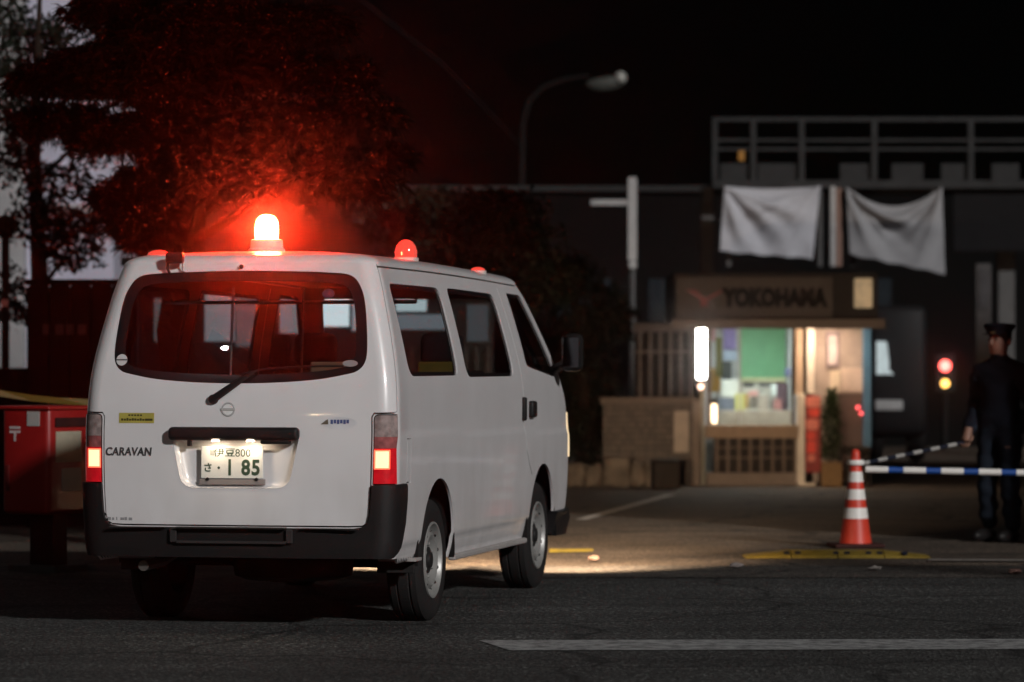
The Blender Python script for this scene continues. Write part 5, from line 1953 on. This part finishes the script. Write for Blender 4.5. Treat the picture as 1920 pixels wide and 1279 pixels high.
def pine_pad(mb, c, rx, rz, n):
    """flat cushion of needle tufts, each a fan of thin drooping blades"""
    c = np.array(c)
    ang = rng.random(n) * 2 * np.pi
    rr = np.sqrt(rng.random(n))
    top = rng.random(n)
    P = np.stack([c[0] + rx * rr * np.cos(ang), c[1] + rx * .9 * rr * np.sin(ang),
                  c[2] + rz * (np.sqrt(np.maximum(0, 1 - rr**2)) * (.25 + .75 * top)) - .25 * rz * top], -1)
    P += rng.normal(size=P.shape) * rx * .13
    k = 11
    base_ = np.repeat(P, k, 0)
    d = rng.normal(size=(n * k, 3)); d[:, 2] = d[:, 2] * .5 + .15
    out = base_ - c; out[:, 2] = 0
    d += .55 * out / (rx + 1e-6)
    d /= np.linalg.norm(d, axis=1, keepdims=True)
    L = (.07 + .08 * rng.random((n * k, 1)))
    sd = np.cross(d, rng.normal(size=d.shape)); sd /= np.linalg.norm(sd, axis=1, keepdims=True)
    wv = .0045
    mid = base_ + d * L * .55
    tip = base_ + d * L; tip[:, 2] -= .045 * (.4 + rng.random(n * k))
    o = len(mb.v)
    A = np.stack([base_ - sd * wv, base_ + sd * wv, mid + sd * wv, tip, mid - sd * wv], 1).reshape(-1, 3)
    mb.v += [tuple(p) for p in A]
    mb.f += [(o + 5 * i, o + 5 * i + 1, o + 5 * i + 2, o + 5 * i + 3, o + 5 * i + 4) for i in range(n * k)]
    mb.mi += [0] * (n * k)


PY = 24.6
pine = empty('pine_tree', (px(345, 700, 25.4).x, 25.4, 0), 0, 'big pine tree lit red by the beacon behind the van', 'pine tree')
o0 = Vector(pine.location)
trunk_pts = [(0, 0, 0), (.05, 0, .8), (-.08, .05, 1.6), (.05, 0, 2.4), (.0, -.05, 3.2), (.12, 0, 4.1), (.05, 0, 4.9)]
MB().tube(trunk_pts, [.17, .15, .13, .115, .095, .06, .03], 10).build('trunk', bark, pine, smooth=True)
pads = [(470, 235, 118, 46), (560, 255, 100, 40), (655, 230, 88, 44), (385, 268, 110, 46), (300, 250, 105, 46), (230, 270, 90, 44),
        (520, 330, 130, 42), (400, 345, 125, 42), (315, 355, 95, 44), (620, 350, 100, 38), (120, 240, 90, 44), (250, 170, 100, 46),
        (360, 150, 115, 46), (480, 130, 105, 44), (590, 150, 95, 44), (180, 130, 85, 40), (300, 80, 100, 44), (430, 50, 110, 44), (560, 60, 90, 42), (690, 300, 70, 36),
        (100, 160, 75, 40), (230, 30, 90, 40), (275, 420, 60, 34), (300, 455, 60, 26), (235, 375, 50, 26)]
limb = MB()
needles = MB()
for i, (u, v, ru, rv_) in enumerate(pads):
    yy = PY + random.uniform(-.9, 1.2)
    p = px(u, v, yy) - o0
    zt0 = max(.9, min(4.6, p.z - random.uniform(.15, .45)))
    tx_ = np.interp(zt0, [q[2] for q in trunk_pts], [q[0] for q in trunk_pts])
    st_ = Vector((tx_, 0, zt0))
    mid = st_.lerp(p, .5) + Vector((0, 0, .10))
    lb = MB().tube([st_, mid, p - Vector((0, 0, .03))], [.045, .028, .010], 6).build('limb', bark, pine, smooth=True)
    pine_pad(needles, tuple(p), ru / F * yy, rv_ / F * yy, 430)
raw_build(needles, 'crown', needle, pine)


def broadleaf(name, label, u, Y, h, blobs, n, size, m=leaf2, group='trees around the yard'):
    x = px(u, 700, Y).x
    t = empty(name, (x, Y, 0), 0, label, 'tree', group)
    MB().tube([(0, 0, 0), (.04, .02, h * .35), (-.03, .0, h * .7), (.02, 0, h)], [.11, .09, .06, .02], 8).build('trunk', bark, t, smooth=True)
    mb = MB()
    for (uu, vv, ru, rv_) in blobs:
        p = px(uu, vv, Y + random.uniform(-.6, .6)) - Vector((x, Y, 0))
        leaf_cloud(mb, tuple(p), (ru / F * Y, .6 * ru / F * Y + .25, rv_ / F * Y), n, size, .25, .45, .2)
        st_ = Vector((0, 0, min(h * .9, max(.4, p.z - .4))))
        MB().tube([st_, st_.lerp(p, .6) + Vector((0, 0, .05)), p], [.03, .018, .006], 6).build('limb', bark, t)
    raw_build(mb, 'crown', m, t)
    return t


broadleaf('garden_tree', 'dark garden tree behind the front of the van', 860, 34.0, 2.3,
          [(780, 430, 90, 60), (880, 470, 95, 70), (960, 430, 85, 60), (840, 540, 110, 70), (1000, 520, 90, 70), (720, 400, 70, 50), (930, 390, 70, 40), (800, 380, 60, 30)], 1500, .075)
broadleaf('garden_tree', 'dark leafy tree between the van mirror and the tiled wall', 1095, 40.2, 2.0,
          [(1080, 560, 80, 70), (1140, 600, 55, 60), (1085, 660, 75, 70), (1110, 720, 60, 60), (1050, 520, 60, 50), (1080, 800, 50, 50)], 1400, .075)
broadleaf('garden_tree', 'leafy tree standing before the pale building at the left', 70, 30.5, 4.6,
          [(60, 420, 60, 44), (140, 470, 60, 40), (110, 350, 80, 50), (30, 300, 60, 50), (170, 260, 70, 50), (60, 190, 80, 50), (150, 120, 70, 46), (20, 110, 50, 50), (200, 410, 40, 40), (20, 560, 40, 60), (90, 60, 40, 30), (190, 40, 60, 40), (15, 30, 50, 50), (30, 220, 50, 60), (130, 420, 60, 36)], 520, .07)
# low shrubs at the foot of the trees
for u, v, Y, lab in ((1110, 850, 39.6, 'dark low shrub behind the stone edging, nearest the van'), (1150, 875, 39.4, 'dark low shrub behind the stone edging, nearest the tiled wall')):
    p = px(u, v, Y)
    sh_ = empty('low_shrub', (p.x, Y, 0), 0, lab, 'shrub', 'shrubs behind the stone edging')
    mb = MB()
    leaf_cloud(mb, (0, 0, .28), (.32, .25, .22), 700, .06)
    raw_build(mb, 'crown', leaf2, sh_)
    MB().tube([(0, 0, 0), (.02, 0, .4)], .02, 6).build('stem', bark, sh_)

# wire slanting down to the street lamp
o = MB().tube([px(640, -30, 60), px(830, 120, 64), px(976, 272, 69)], .02, 6).build('overhead_wire', mat('wire_black', (.012, .012, .012), .8), None)
tag(o, 'thin overhead wire slanting down to the street lamp', 'wire')

# ================================================================== outside the frame: a block added to keep the yard dark, a tree added to shade the pine, the street lamp mirrored in the van's glass
blk = empty('shade_block', (0, 0, 0), 0, 'added block just outside the frame that shades the yard', 'building')
bx0 = 5.0
MB().box((bx0, 24.6, 0), (28, 29.0, 8.6)).build('wall', mat('shade_block_wall', (.22, .21, .20), .8), blk)
MB().box((bx0 - .2, 24.4, 8.6), (28.2, 29.2, 8.85)).build('roof_slab', mat('slab_grey', (.2,) * 3), blk)
for fl in range(2):
    for i in range(9):
        x_ = bx0 + 1.0 + i * 2.4
        MB().box((x_, 24.56, 1.2 + fl * 3.3), (x_ + 1.4, 24.598, 2.7 + fl * 3.3), .01).build('window', mat('factory_window', (.02,) * 3), blk)
rt = empty('shade_tree', (11.6, 9.6, 0), 0, 'added tree outside the frame whose high crown shades the pine', 'tree')  # unseen tree, added to keep the key light off the pine
MB().tube([(0, 0, 0), (.1, .05, 3.5), (-.1, 0, 7.0), (.1, 0, 10.0), (0, 0, 12.0)], [.28, .24, .2, .12, .04], 10).build('trunk', bark, rt, smooth=True)
mb = MB()
for cx_, cy_2, cz_2, rx_, rz_ in ((-4.0, 0, 10.8, 2.6, 2.0), (-6.4, .3, 10.2, 2.2, 1.6), (-1.7, 0, 10.4, 2.2, 1.7), (-5.0, -.6, 11.8, 2.2, 1.4), (-2.4, .6, 12.0, 2.0, 1.3), (-7.8, 0, 10.0, 1.5, 1.2), (-3.4, .8, 9.6, 2.2, 1.2), (.5, 0, 11.0, 2.0, 1.6)):
    leaf_cloud(mb, (cx_, cy_2, cz_2), (rx_, rx_ * .9, rz_), 1500, .30, .2, .6, .1)
    MB().tube([(0, 0, cz_2 - 1.6), (cx_ * .6, cy_2 * .6, cz_2 - .5), (cx_, cy_2, cz_2)], [.09, .06, .02], 6).build('limb', bark, rt)
raw_build(mb, 'crown', leaf2, rt)
SLP = Vector((-11.6, 1.6, 9.8))
sl2 = empty('street_lamp', (SLP.x - 1.2, SLP.y, 0), 0, 'lit street lamp across the road, mirrored in the rear window of the van', 'street lamp')
MB().tube([(0, 0, 0), (0, 0, 8.6), (.15, 0, 9.5), (.6, 0, 9.95), (1.0, 0, 10.0)], [.11, .08, .07, .05, .04], 10).build('pole', pole_m, sl2, smooth=True)
MB().box((.9, -.16, 9.86), (1.5, .16, 10.02), .05, seg=3).build('lamp_head', gal, sl2, smooth=True)
b = bmesh.new(); bmesh.ops.create_uvsphere(b, u_segments=14, v_segments=8, radius=.12)
MB().bm(b, 0, Matrix.Translation((1.2, 0, 9.80))).build('lit_lens', emit_mat('street_lamp_glow', (.95, .97, 1.0), 900.0), sl2, smooth=True)

# a warmer lamp further down the road, the small highlight on the tailgate
sl3 = empty('street_lamp', (-17.5, -20.0, 0), 0, 'warm lit street lamp far down the road, glinting on the tailgate', 'street lamp')
MB().tube([(0, 0, 0), (0, 0, 4.6), (.2, 0, 5.2), (.9, 0, 5.6)], [.09, .07, .06, .04], 10).build('pole', pole_m, sl3, smooth=True)
MB().box((.8, -.16, 5.52), (1.5, .16, 5.68), .05, seg=3).build('lamp_head', gal, sl3, smooth=True)
b = bmesh.new(); bmesh.ops.create_uvsphere(b, u_segments=14, v_segments=8, radius=.16)
MB().bm(b, 0, Matrix.Translation((1.15, 0, 5.46))).build('lit_lens', emit_mat('warm_lamp_glow', (1.0, .72, .42), 700.0), sl3, smooth=True)

# ================================================================== damp night air
hz = MB().box((-410, -70, -1.0), (410, 910, 14.6)).build('haze', mat('haze_air', (1, 1, 1)), None)
hm_ = bpy.data.materials.new('night_air')
hm_.use_nodes = True
t = hm_.node_tree
t.nodes.clear()
out_ = t.nodes.new('ShaderNodeOutputMaterial')
pv = t.nodes.new('ShaderNodeVolumePrincipled')
pv.inputs['Color'].default_value = (.9, .9, .92, 1)
pv.inputs['Density'].default_value = .0019
pv.inputs['Anisotropy'].default_value = .985
t.links.new(pv.outputs[0], out_.inputs['Volume'])
hz.data.materials.clear()
hz.data.materials.append(hm_)
tag(hz, 'damp night air around the scene', None, None, 'stuff')
